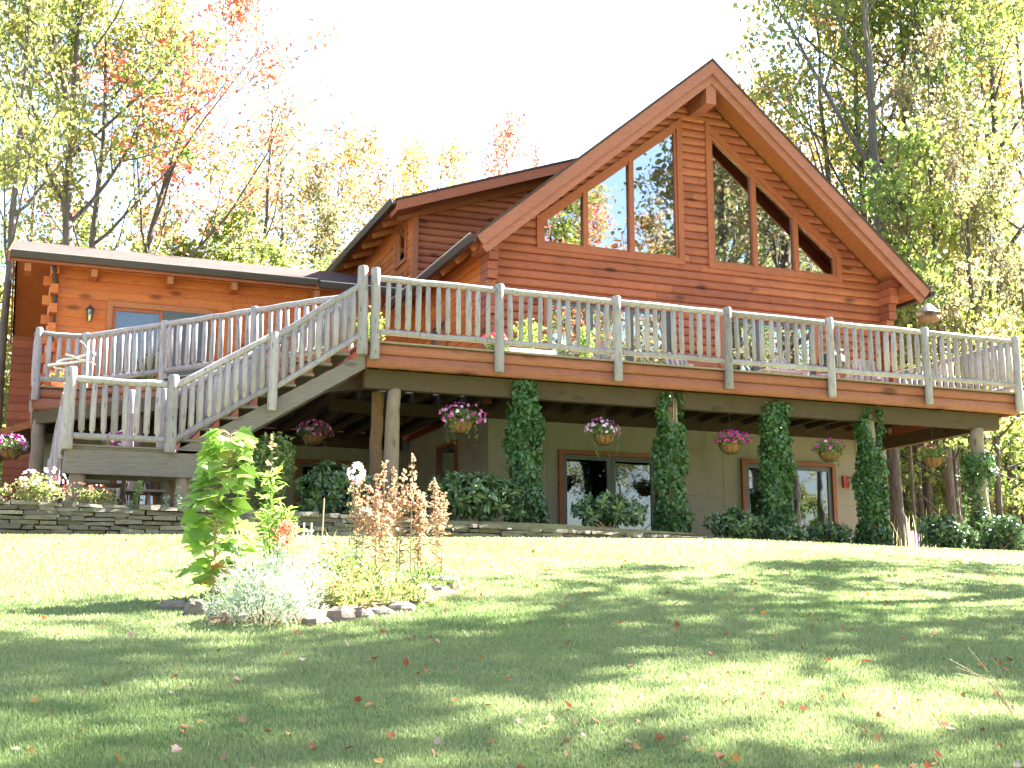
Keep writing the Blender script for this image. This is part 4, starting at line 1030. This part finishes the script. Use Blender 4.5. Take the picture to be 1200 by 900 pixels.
b = MB(); b.lathe((-.2,-.80,-.04), [(.18,0),(.20,.08),(.15,.17),(.05,.21),(0,.21)], 9); b.build('rock', M['concrete'], t)

# ------------------------------------------------------------------ flower bed on the lawn
def G(x, y): return float(gz(x, y))
# bare earth of the bed
mb = MB(); nn_ = 36; vs = []; fs = []
for j in range(7):
    for k in range(nn_):
        a = 2*math.pi*k/nn_; r_ = j/6*(1+.10*math.sin(a*3+1)+.06*math.sin(a*7)); x = -2.25+1.22*r_*math.cos(a)+.42*r_*math.sin(a); y = -7.65+.95*r_*math.sin(a)+.30*r_*math.cos(a)
        vs.append((x, y, G(x, y)+(.06 if j < 6 else -.02)+.015*math.sin(x*11)*math.sin(y*9)))
for j in range(6):
    for k in range(nn_): fs.append((j*nn_+k, (j+1)*nn_+k, (j+1)*nn_+(k+1) % nn_, j*nn_+(k+1) % nn_))
mb.add(vs, fs, .5, True); tag(mb.build('flower_bed_soil', M['mulch']), kind='structure')
# maple-leaved sapling
rs = np.random.RandomState(90); sx, sy = -3.27, -7.50; g0 = G(sx, sy)
t = thing('sapling', 'lime green young tree with big lobed leaves at the left end of the flower bed', 'sapling', (sx, sy, g0))
b = MB(); tp = lambda q: Vector((sx+.10*q*q+.015*math.sin(q*9), sy+.02*math.sin(q*5), g0+1.50*q))
b.tube([tp(q) for q in np.linspace(0,1,12)], np.linspace(.016,.005,12), 7)
L = MB()
for i in range(165):
    q = .10+.90*(i/165)**.85; c = tp(q); a = rs.rand()*6.283; ln = rs.uniform(.08,.25)*(1.1-.7*q)+.04
    d = Vector((math.cos(a), math.sin(a), rs.uniform(.05,.5))).normalized(); e = c+d*ln
    b.tube([c, c.lerp(e,.5)+Vector((0,0,.02)), e], [.004,.003,.002], 4)
    sz = .15*(.6+.75*rs.rand())*(1.1-.22*abs(q-.55))
    ax = np.array([[math.cos(a), math.sin(a), -.35]]); n_ = np.array([[math.cos(a)*.5, math.sin(a)*.5-.35, .8]])
    V, Fc, T = leafset([tuple(e)], sz, rs, .95, 0, MAPLE, axis=ax, axb=4, out=n_, outb=3, var=.1)
    L.leaves(V, Fc, T)
b.build('stem', M['dryst'], t); L.build('leaves', M['lime'], t)
L = MB(); P = np.array([[sx+rs.uniform(-.12,.22), sy+rs.uniform(-.15,.1), g0+rs.uniform(.12,.36)] for _ in range(9)])
L.leaves(*leafset(P, .15, rs, .9, .6, MAPLE)); L.build('turning_leaves', M['lf_mixed'], t)

def lowplant(name, label, x, y, r, h, mat, n, ls, seed, asp=.3, tmpl=LANCE, ry=None, fl=None, cat='plant'):
    rs = np.random.RandomState(seed); g0 = G(x, y); root = thing(name, label, cat, (x, y, g0)); mb = MB(); ry = ry or r
    u = rs.rand(n)**.5; a = rs.rand(n)*6.283; lump = 1+.25*np.sin(a*3+seed)+.15*np.sin(a*7)
    X = x+r*u*np.cos(a)*lump; Y = y+ry*u*np.sin(a)*lump; top = h*np.sqrt(np.clip(1-(u*.93)**2,0,1))*(.75+.35*np.sin(X*17+seed)*np.sin(Y*13)+.2*rs.rand(n)); Z = gz(X,Y)+top*(.25+.75*rs.rand(n))
    A = np.stack([np.cos(a)*u, np.sin(a)*u, .9+0*u], 1)
    mb.leaves(*leafset(np.stack([X,Y,Z],1), ls, rs, asp, .2, tmpl, axis=A, axb=1.1)); mb.build('foliage', M[mat], root)
    b = MB()
    for i in range(16):
        j = rs.randint(n); b.tube([(x+(X[j]-x)*.3, y+(Y[j]-y)*.3, g0-.02), (X[j], Y[j], Z[j])], [.006,.003], 4)
    b.build('stems', M['stem'], root)
    if fl: 
        mb = MB(); k = rs.randint(0, n, fl[1]); Q = np.stack([X[k],Y[k],gz(X,Y)[k]+top[k]*1.0+.02],1); Q = np.repeat(Q, 22, 0)+rs.normal(size=(fl[1]*22,3))*fl[2]; mb.leaves(*leafset(Q, .02, rs, .9, .5, KITE)); mb.build('flower_heads', M[fl[0]], root)
    return root
lowplant('silver_artemisia','silvery feathery plant mounded at the front of the flower bed',-3.02,-8.62,.37,.62,'silver',2700,.07,101,.12,ry=.30)
lowplant('silver_artemisia','smaller silvery feathery plant behind the front silver mound',-2.60,-7.9,.30,.58,'silver',1300,.065,102,.12)
lowplant('dry_shrub','brownish thin-leaved shrub in the middle of the flower bed',-2.0,-7.15,.42,.52,'shrub',1700,.05,103,.3,fl=('rust',7,.035))
lowplant('sedum','low green sedum with rusty flower heads in the centre of the bed',-2.28,-7.85,.40,.30,'sedum',1500,.06,104,.4,KITE,fl=('rust',6,.04))
lowplant('ground_cover_plant','pale leafy ground cover at the right front of the flower bed',-1.78,-7.70,.42,.25,'sedum',1300,.06,105,.35,fl=('pinkwhite',4,.03))
lowplant('ground_cover_plant','low green tuft below the brown seed stalks at the right of the bed',-1.20,-6.90,.32,.24,'shrub',900,.06,106,.3)
lowplant('ground_cover_plant','dark green tuft at the foot of the sapling',-3.25,-7.75,.30,.14,'shrub',500,.06,107,.3)
# dry phlox stalks
for i, (x, y, h, w_) in enumerate(((-1.78,-6.75,1.22,.03),(-1.50,-6.62,1.30,.03),(-1.28,-6.55,1.28,.04),(-1.12,-6.55,1.20,.03),(-.88,-6.40,1.12,.03),(-1.62,-6.85,.95,.05))):
    spike('dry_phlox',('leftmost tall brown phlox in the bed, one pale bloom at its tip','tall brown phlox stalk second from the left in the bed','tallest brown phlox stalks in the middle of the clump','brown phlox stalks just right of the tallest','rightmost brown phlox stalk leaning out of the bed','shorter brown phlox stalks in front of the clump')[i],
        x, y, h, 46, 'drybrown', .085, 110+i, 'dry plant', 3, w_, .04, None, ('drybrown',85,.036), .20, bushy=.045, l0=.15)
a_ = thing('phlox_bloom','pale pink phlox bloom on a thin stalk at the left of the brown clump','flower',(-1.92,-6.85,G(-1.92,-6.85)))
b = MB(); gg = G(-1.92,-6.85); b.tube([(-1.92,-6.85,gg),(-1.90,-6.84,gg+.6),(-1.86,-6.85,gg+1.12)], [.006,.005,.003], 5); b.build('stem', M['stem'], a_)
flowers(a_, np.array((-1.86,-6.85,gg+1.13)), (.075,.07,.09), 45, rs, 'pinkwhite', .026, flat=1)
# lily stalk and bright leaves behind the bed
spike('lily','upright green lily stalk with seed pods standing behind the flower bed',-2.36,-5.17,1.42,150,'lime',.17,120,'lily',1,0,.01,None,('drybrown',26,.05),.13,bushy=.05,l0=.05)
spike('leafy_stalk','bright green leafy stems at the foot of the lily',-2.25,-5.3,.75,80,'lime',.16,121,'plant',4,.08,.08,None,None,.13)
def tuft(name, label, x, y, n, h, mat, seed, spread=.15, w_=.006, cat='grass', lean=.5):
    rs = np.random.RandomState(seed); g0 = G(x, y); mb = MB()
    for i in range(n):
        bx = x+rs.normal()*spread; by = y+rs.normal()*spread*.6; a = rs.rand()*6.28; hh = h*rs.uniform(.5,1.05); l_ = lean*hh*rs.rand()
        P = [(bx+math.cos(a)*l_*q**2, by+math.sin(a)*l_*q**2, G(bx,by)+hh*(q-.25*q**3*lean)) for q in (0,.35,.7,1)]; W = [w_,w_*.9,w_*.6,.0006]; s = (-math.sin(a), math.cos(a))
        vs = [(p[0]+s[0]*w1*sg, p[1]+s[1]*w1*sg, p[2]) for p, w1 in zip(P, W) for sg in (-1,1)]
        mb.add(vs, [(0,1,3,2),(2,3,5,4),(4,5,7,6)], rs.rand())
    return tag(mb.build(name, M[mat], None, (x,y,g0)), label, cat)
tuft('ornamental_grass','pale dry grass tuft behind the flower bed between sapling and lily',-2.55,-5.0,90,.55,'tallgrass',130,.22)
tuft('ornamental_grass','thin pale grass tuft to the right of the lily stalk',-1.85,-4.9,50,.50,'tallgrass',131,.20)
tuft('ornamental_grass','arching green blades in front of the sapling beside the white stone',-3.12,-8.0,12,.30,'grass',132,.05)
tuft('ornamental_grass','feathery dry grass plumes beyond the dark rhododendron under the deck end',11.4,1.2,26,1.0,'tallgrass',133,.35,.005)
spike('rusty_astilbe','rust-coloured dried flower plume standing near the lily',-2.30,-5.75,.62,20,'drybrown',.06,134,'dry plant',3,.05,.03,None,('rust',170,.028),.2,bushy=.07)
# wooden plant support
t = thing('plant_support','small pale wooden fence-like plant support behind the bed','plant support',(-1.92,-4.6,G(-1.92,-4.6)))
g0 = G(-1.92,-4.6)
for i in range(4): b = MB(); b.box((-2.05+i*.085,-4.61,g0-.03),(-2.035+i*.085,-4.59,g0+.46)); b.build('slat', M['white'], t)
b = MB(); b.box((-2.07,-4.588,g0+.36),(-1.76,-4.575,g0+.38)); b.build('crossbar', M['white'], t)
b = MB(); b.tube([(-1.72,-4.8,G(-1.72,-4.8)-.02),(-1.70,-4.8,G(-1.72,-4.8)+.75)], .008, 6)
tag(b.build('garden_stake', M['dryst'], None, (-1.72,-4.8,G(-1.72,-4.8))), 'thin brown garden stake right of the plant support', 'stake')
# stones round the bed
def stone(x, y, rx, ry, h, seed, label, tone=.5):
    rs = np.random.RandomState(seed); bm_ = MB(); g0 = G(x, y); n_ = 11; rings = [(1,-.04),(1.04,h*.35),(.9,h*.75),(.55,h)]; vs = []
    ph = rs.uniform(.8,1.2,n_)
    for r_, z in rings:
        for k in range(n_): a = 2*math.pi*k/n_; vs.append((x+rx*r_*ph[k]*math.cos(a)+rs.uniform(-.01,.01), y+ry*r_*ph[k]*math.sin(a)+rs.uniform(-.01,.01), g0+z*rs.uniform(.88,1.1)))
    fs = [(i*n_+k, i*n_+(k+1)%n_, (i+1)*n_+(k+1)%n_, (i+1)*n_+k) for i in range(3) for k in range(n_)]+[tuple(3*n_+k for k in range(n_))]
    bm_.add(vs, fs, tone, False); return tag(bm_.build('edging_stone', M['palestone'], None, (x,y,g0)), label, 'stone', 'stones edging the flower bed')
M['palestone'] = simple('pale_fieldstone', (0.156,0.124,0.101), .9, 0, 14, .3, .6)
sts = [(-3.47,-8.05,.10,.08,.13,'blocky pinkish stone at the left end of the bed edging'),(-3.24,-8.34,.15,.08,.07,'flat white slab stone below the sapling'),(-3.62,-7.75,.11,.08,.09,'brownish stone half in the sapling shade, leftmost of the edging'),
 (-3.36,-8.28,.05,.05,.06,'tiny stone wedged between the block and the white slab'),(-2.62,-8.72,.12,.09,.08,'flat brown stone just right of the silver mound'),(-2.40,-8.60,.11,.09,.12,'upright grey stone in the middle of the bed edging'),
 (-2.20,-8.48,.10,.08,.09,'white stone right of the upright grey stone'),(-2.00,-8.36,.13,.09,.07,'flat tan stone under the rusty flower heads'),(-1.78,-8.15,.14,.10,.08,'broad pale slab toward the right of the bed edging'),
 (-1.52,-7.85,.13,.09,.08,'pale slab right of the broad slab'),(-1.20,-7.25,.15,.10,.10,'dark-topped flat stone at the right end of the bed'),(-1.02,-7.05,.16,.09,.16,'reddish stone stacked up at the far right of the bed'),(-.98,-6.75,.13,.1,.10,'thin flat stone behind the reddish one at the bed corner')]
for i, (x, y, a, b_, h, lb) in enumerate(sts): stone(x, y, a, b_, h, 140+i, lb, R.random())
# thin twigs at the right edge of the picture
b = MB(); rs = np.random.RandomState(9); x0, y0 = .70, -12.6; g0 = G(x0, y0)
for i in range(7):
    a = rs.uniform(2.6, 3.7); L_ = rs.uniform(.25,.5); b.tube([(x0,y0,g0), (x0+math.cos(a)*L_*.4,y0+math.sin(a)*.1,g0+.22), (x0+math.cos(a)*L_,y0+math.sin(a)*.2,g0+rs.uniform(.15,.45))], [.003,.002,.001], 4)
tag(b.build('bare_twigs', M['dryst'], None, (x0,y0,g0)), 'thin bare twigs sticking up from the lawn at the right edge', 'twigs')

# ------------------------------------------------------------------ trees
def gen_tree(name, seed, H, r0, fork, mat, nleaf, ls, spread=.42, lean=0.0, dens=1.0, nb=15, low=False, minh=.35):
    """prototype standing at the origin: trunk mesh (trunk, limbs and twigs in one), crown mesh"""
    rr = random.Random(seed); rs = np.random.RandomState(seed)
    root = thing(name, 'x', 'tree', (0,0,0)); b = MB(); pts = []; wts = []
    def limb(p, d, L, r, lev, up=.25):
        n = 6 if lev < 2 else 4; P = [Vector(p)]; d = Vector(d).normalized(); dirs = [d.copy()]
        for i in range(n):
            d = (d+Vector((rr.uniform(-1,1), rr.uniform(-1,1), rr.uniform(-.6,.9)))*(.16 if lev < 2 else .28)+Vector((0,0,up*.3))).normalized()
            P.append(P[-1]+d*L/n); dirs.append(d.copy())
        R_ = [max(.011, r*(1-.80*i/n)) for i in range(n+1)]
        b.tube(P, R_, 7 if lev < 1 else (5 if lev == 1 else 3), .5, .08, False)
        if lev >= 2:
            for q in P[1:]: pts.append(q); wts.append(1)
        if lev < 3:
            m = (6, 5, 4)[lev]
            for i in range(m):
                t = .30+.70*(i+rr.random())/m if lev else .35+.65*(i+rr.random())/m
                k = min(n-1, int(t*n)); q = P[k].lerp(P[k+1], t*n-k); a = rr.uniform(0, 6.283)
                s = dirs[k].cross(Vector((math.cos(a), math.sin(a), .3))).normalized()
                nd = (dirs[k]*rr.uniform(.5,.9)+s*rr.uniform(.6,1.0)).normalized()
                limb(q, nd, L*rr.uniform(.38,.6)*(1.1-.35*t), R_[k]*.55, lev+1, up)
    # trunk with a fork
    P = [Vector((0,0,-.15))]; n = 12; lx, ly = lean, rr.uniform(-.3,.3)*lean
    for i in range(1, n+1):
        t = i/n; P.append(Vector((lx*H*t*t+rr.uniform(-.08,.08)*H*.06*min(1,t*2), ly*H*t*t+rr.uniform(-.08,.08)*H*.06*min(1,t*2), H*.93*t)))
    R_ = [r0*(1.25 if i == 0 else 1)*(1-.9*(i/n)**1.1) for i in range(n+1)]
    b.tube(P, R_, 10, .5, .10, False)
    for i in range(nb):
        t = fork+(1-fork)*((i+rr.random())/nb)**.9; k = min(n-1, int(t*n)); q = P[k].lerp(P[k+1], t*n-k); a = i*2.4+rr.uniform(-.5,.5)
        el = rr.uniform(.45,1.0) if not low else rr.uniform(.1,.7)
        d = Vector((math.cos(a)*math.cos(el), math.sin(a)*math.cos(el), math.sin(el)))
        L = H*spread*(1.15-.85*t)*rr.uniform(.7,1.15); limb(q, d, max(.8, L), R_[k]*rr.uniform(.40,.62), 1, .35 if not low else .1)
    b.build('trunk', M['bark'], root)
    A = np.array([tuple(p) for p in pts]); sub = rs.choice(len(A), max(20, int(len(A)*.30)), False); k = sub[rs.randint(0, len(sub), nleaf)]
    keep = rs.rand(nleaf) < dens; C = A[k][keep]; C = C[C[:,2] > H*minh*.6] if not low else C
    P_ = C+rs.normal(size=C.shape)*np.array([.27,.27,.13])*(1 if not low else 1.2)
    tone = np.clip(rs.rand(len(P_))*.5+.5*(.5+.5*np.sin(P_[:,0]*1.1+seed)*np.sin(P_[:,2]*.7+P_[:,1]*.9)), 0, 1)
    V, Fc, _ = leafset(P_, ls, rs, .85, .9, KITE)
    mb = MB(); mb.leaves(V, Fc, tone); mb.build('crown', M[mat], root)
    return root
proto = {
 'green1': gen_tree('maple_tree', 201, 20, .20, .42, 'lf_green', 5800, .15, .36),
 'green2': gen_tree('maple_tree', 202, 19, .16, .35, 'lf_green', 5400, .15, .34, .03),
 'yellow': gen_tree('maple_tree', 203, 18, .16, .38, 'lf_yellow', 5600, .15, .34),
 'mixed': gen_tree('maple_tree', 204, 21, .22, .36, 'lf_mixed', 6200, .15, .38, .02),
 'red': gen_tree('maple_tree', 205, 16, .14, .34, 'lf_red', 5200, .14, .44, .14),
 'bare': gen_tree('bare_tree', 206, 16, .21, .50, 'lf_pale', 800, .15, .30, .02, nb=7),
 'bare2': gen_tree('bare_tree', 207, 15, .17, .30, 'lf_pale', 2600, .16, .30, .05, nb=9),
 'sparse': gen_tree('maple_tree', 211, 17, .17, .36, 'lf_mixed', 3600, .15, .34, .03, nb=12),
 'bushy': gen_tree('understory_tree', 208, 11, .09, .10, 'lf_green', 9000, .16, .36, nb=20, low=True),
 'bushyy': gen_tree('understory_tree', 209, 10, .08, .10, 'lf_yellow', 7500, .16, .38, nb=20, low=True),
 'sap': gen_tree('forest_sapling', 210, 9, .045, .25, 'lf_green', 2600, .15, .26, .05, nb=12, low=True),
}
used = set()
def place(kind, X, Y, H=None, rz=0, label='', group=None, wide=1.0):
    src = proto[kind]; base = {'green1':20,'green2':19,'yellow':18,'mixed':21,'red':16,'bare':16,'bare2':15,'sparse':17,'bushy':11,'bushyy':10,'sap':9}[kind]
    s = (H or base)/base
    if kind in used: o = copy_tree(src, (0,0,0))
    else: o = src; used.add(kind)
    o.location = (X, Y, float(gz(X, Y))-.02); o.rotation_euler = (0,0,rz); o.scale = (s*wide, s*wide, s)
    o['label'] = label
    if group: o['group'] = group
    return o
# left of and behind the wing
P_ = lambda px, d: at(px, d)
for kind, px, d, H, rz, wide, lb in (
  ('green1', 48, 33, 22, .3, .95, 'tall forked maple with a thick dark trunk rising at the left above the wing'),
  ('yellow', 84, 35, 20, 1.3, .9, 'slender yellow-green maple beside the thick forked trunk at the left'),
  ('red', 118, 36, 18.5, .35, 1.05, 'red-leaved maple leaning right above the wing roof'),
  ('yellow', -20, 31, 19, 2.0, .8, 'green maple whose crown fills the upper left corner'),
  ('green2', 14, 38, 18, 2.9, .8, 'dark-trunked maple at the left edge behind the wing gable'),
  ('green2', -75, 40, 19, 4.1, .8, 'turning maple half outside the left edge of the picture'),
  ('bare', 288, 40, 17.0, 0.0, .9, 'nearly bare tree with a high fork standing alone behind the wing roof'),
  ('bare2', 275, 43, 13.5, 2.2, .8, 'thin crooked bare tree just left of the lone forked tree'),
  ('bare2', 352, 43, 14.5, 1.0, .8, 'thin pale-leaved tree between the lone forked tree and the dormer'),
  ('bare2', 392, 45, 15.5, 3.4, .8, 'spindly pale tree left of the dormer eave'),
  ('bare', 420, 47, 15.0, 2.2, .8, 'sparse tree directly above the dormer eave corner'),
  ('green2', 462, 52, 14.5, .9, .5, 'small green-topped tree behind the dormer eave'),
  ('sparse', 510, 50, 18.0, 4.4, .8, 'faint bare tree with pinkish leaves above the dormer roof'),
  ('bare', 555, 55, 20.0, 1.9, .7, 'second faint bare tree above the middle of the dormer roof'),
  ('red', 640, 54, 21, 2.6, .6, 'sparse red-leaved tree top peeking above the dormer near the rake'),
  ('red', 690, 58, 19.5, .6, .4, 'thin red-leaved tree tip just left of the big gable slope'),
  ('sparse', 240, 46, 15.5, 5.5, .9, 'thin pale-leaved tree rising between the red maple and the lone forked tree'),
  ('sparse', 320, 50, 18.5, 3.9, 1.0, 'tall thin pale-leaved tree right behind the lone forked tree'),
  ('sparse', 372, 52, 20.0, 0.4, 1.0, 'tallest of the thin pale trees between the lone forked tree and the dormer'),
  ('sparse', 442, 56, 20.5, 5.0, 1.0, 'tall thin pale tree just above the dormer eave, behind the sparse one'),
  ('bare2', 485, 60, 19.5, 2.7, .9, 'pale thin tree above the left part of the dormer roof'),
  ('bare2', 605, 60, 20.5, 1.5, .9, 'pale thin tree tip above the dormer roof left of the red tree tops'),
  ('mixed', 160, 48, 15.0, 1.5, .8, 'short turning maple behind the red leaning maple'),
  # right of the house
  ('sparse', 932, 44, 19.0, 1.2, .6, 'small feathery tree at the left end of the right-hand woods above the gable slope'),
  ('sparse', 1003, 38, 22.0, 2.9, .75, 'tall maple with orange tints just right of the gable slope'),
  ('green2', 1036, 38, 24.0, 4.0, .85, 'slim leaning maple rising behind the right eave'),
  ('green1', 1056, 33, 25.0, .4, .85, 'thick grey-trunked maple directly behind the right end of the deck'),
  ('yellow', 1096, 38, 23.0, 2.0, .9, 'yellow-leaved maple seen right of the bird feeder'),
  ('green1', 1128, 36, 22.0, 3.0, .9, 'dark-trunked green maple between bird feeder and right picture edge'),
  ('green2', 1197, 39, 27.0, 5.0, .8, 'straight narrow trunk at the very right edge of the picture'),
  ('mixed', 1245, 42, 24.0, 1.0, .9, 'turning maple reaching in from beyond the right edge'),
  ('sparse', 1165, 40, 21.0, 4.6, .9, 'thin turning maple deeper in the wood behind the right deck railing'),
  ('sparse', 1070, 45, 22.0, 3.7, .9, 'thin-crowned maple deeper in the wood behind the right eave'),
  ('sparse', 985, 50, 19.0, 5.2, .7, 'thin-leaved maple deep in the wood behind the gable slope')):
    X, Y = P_(px, d); place(kind, X, Y, H, rz, lb, None, wide)
rt_ = random.Random(55)
for i in range(15):
    X, Y = P_(-40+i*46+rt_.uniform(-14,14), rt_.uniform(37,50)); k = ('bushy','bushyy','bushy')[i % 3]
    place(k, X, Y, rt_.uniform(8.0,10.0)+(2.5 if i < 7 else 0), rt_.uniform(0,6), 'yellow-green understory tree in the leafy band behind the wing and dormer', 'understory trees behind the house', 1.1)
for i in range(16):
    X, Y = P_(975+i*19+rt_.uniform(-8,8), rt_.uniform(34,56)); k = ('bushy','sap','bushyy')[i % 3]
    place(k, X, Y, rt_.uniform(7,12), rt_.uniform(0,6), 'low leafy understory tree in the sunlit wood to the right of the house', 'understory trees right of the house', .95)
for i in range(22):
    X, Y = P_(1040+i*9+rt_.uniform(-5,5), rt_.uniform(30,52)); place(('bare2','sap','bare')[i % 3], X, Y, rt_.uniform(9,15), rt_.uniform(0,6), 'thin straight young trunk in the wood seen under the right end of the deck', 'thin trunks in the wood under the deck end', .8)
# far woodland, reads as one mass
rs = np.random.RandomState(300); mb = MB(); n = 30000
px = rs.uniform(-150, 1400, n); dd = rs.uniform(60, 82, n); X = CAM.x+dd*(math.sin(YAW)+RT.x*(px-600)/1484); Y = CAM.y+dd*(math.cos(YAW)+RT.y*(px-600)/1484)
top = np.interp(px, [-150,150,330,620,950,1050,1400], [12,12,10,10,11,14,14])*(1+.12*np.sin(px*.05)+.10*np.sin(px*.13+1))
Z = gz(X,Y)+top*rs.rand(n)**.8; V, Fc, _ = leafset(np.stack([X,Y,Z],1), .55, rs, .8, .9, KITE); mb.leaves(V, Fc, np.clip(.5+.35*np.sin(px*.04)+.4*(rs.rand(n)-.5),0,1), 0)
for i in range(170):
    q = rs.uniform(-150,1400); d = rs.uniform(55,80); x, y = at(q, d); g0 = float(gz(x,y)); mb.tube([(x,y,g0),(x+rs.normal()*.3,y,g0+7),(x+rs.normal()*.8,y,g0+rs.uniform(11,17))], [.16,.12,.03], 5, .5, mat=1)
o = mb.build('far_woodland', [M['lf_green'], M['bark']]); tag(o, 'distant yellow-green woodland closing the view behind the house', 'woodland', kind='stuff')

# trees outside the frame: to the right they shade the lawn, behind the camera they are mirrored in the windows
off = 'trees around the lawn outside the picture'
for i, (kind, X, Y, H) in enumerate((('bare2',16.6,-5.2,25),('bare2',15.6,-7.4,21),('bare2',17.5,-9.3,23),('bare',15.4,-5.9,15),('bare',19.0,-10.8,24),('bare2',15.2,-3.4,13),('bare2',18.5,-12.3,22),('bare',16.2,-11.0,18))):
    place(kind, X, Y, H, i*1.7, 'shade-casting maple standing beyond the right side of the lawn', off)
for X, Y, H, kind, lb in ((19.5,-30,25,'green1','green maple behind the camera mirrored in the lowest left gable pane'),(23.0,-30.5,25,'red','red maple behind the camera mirrored in the middle left gable pane'),(26.5,-31,24,'mixed','turning maple behind the camera mirrored in the tall left gable pane'),(24,-18.6,21,'green2','green maple beside the camera mirrored in the right gable window'),(27,-20.5,23,'green1','dense green maple beside the camera mirrored in the right gable window'),(30,-22.5,24,'green2','far green maple beside the camera mirrored in the right gable window')):
    place(kind, X, Y, H, X, lb, off)
for i in range(22):
    X = -34+i*4.0+rt_.uniform(-1.2,1.2); Y = rt_.uniform(-60,-46); place(('mixed','green1','yellow','green2','red','green1','bushy')[i % 7], X, Y, rt_.uniform(17,24) if i%7!=6 else 11, rt_.uniform(0,6), 'maple of the wood behind the camera, mirrored in the gable windows', off)
for k, o in proto.items():
    if k not in used:
        for c in list(o.children): bpy.data.objects.remove(c)
        bpy.data.objects.remove(o)
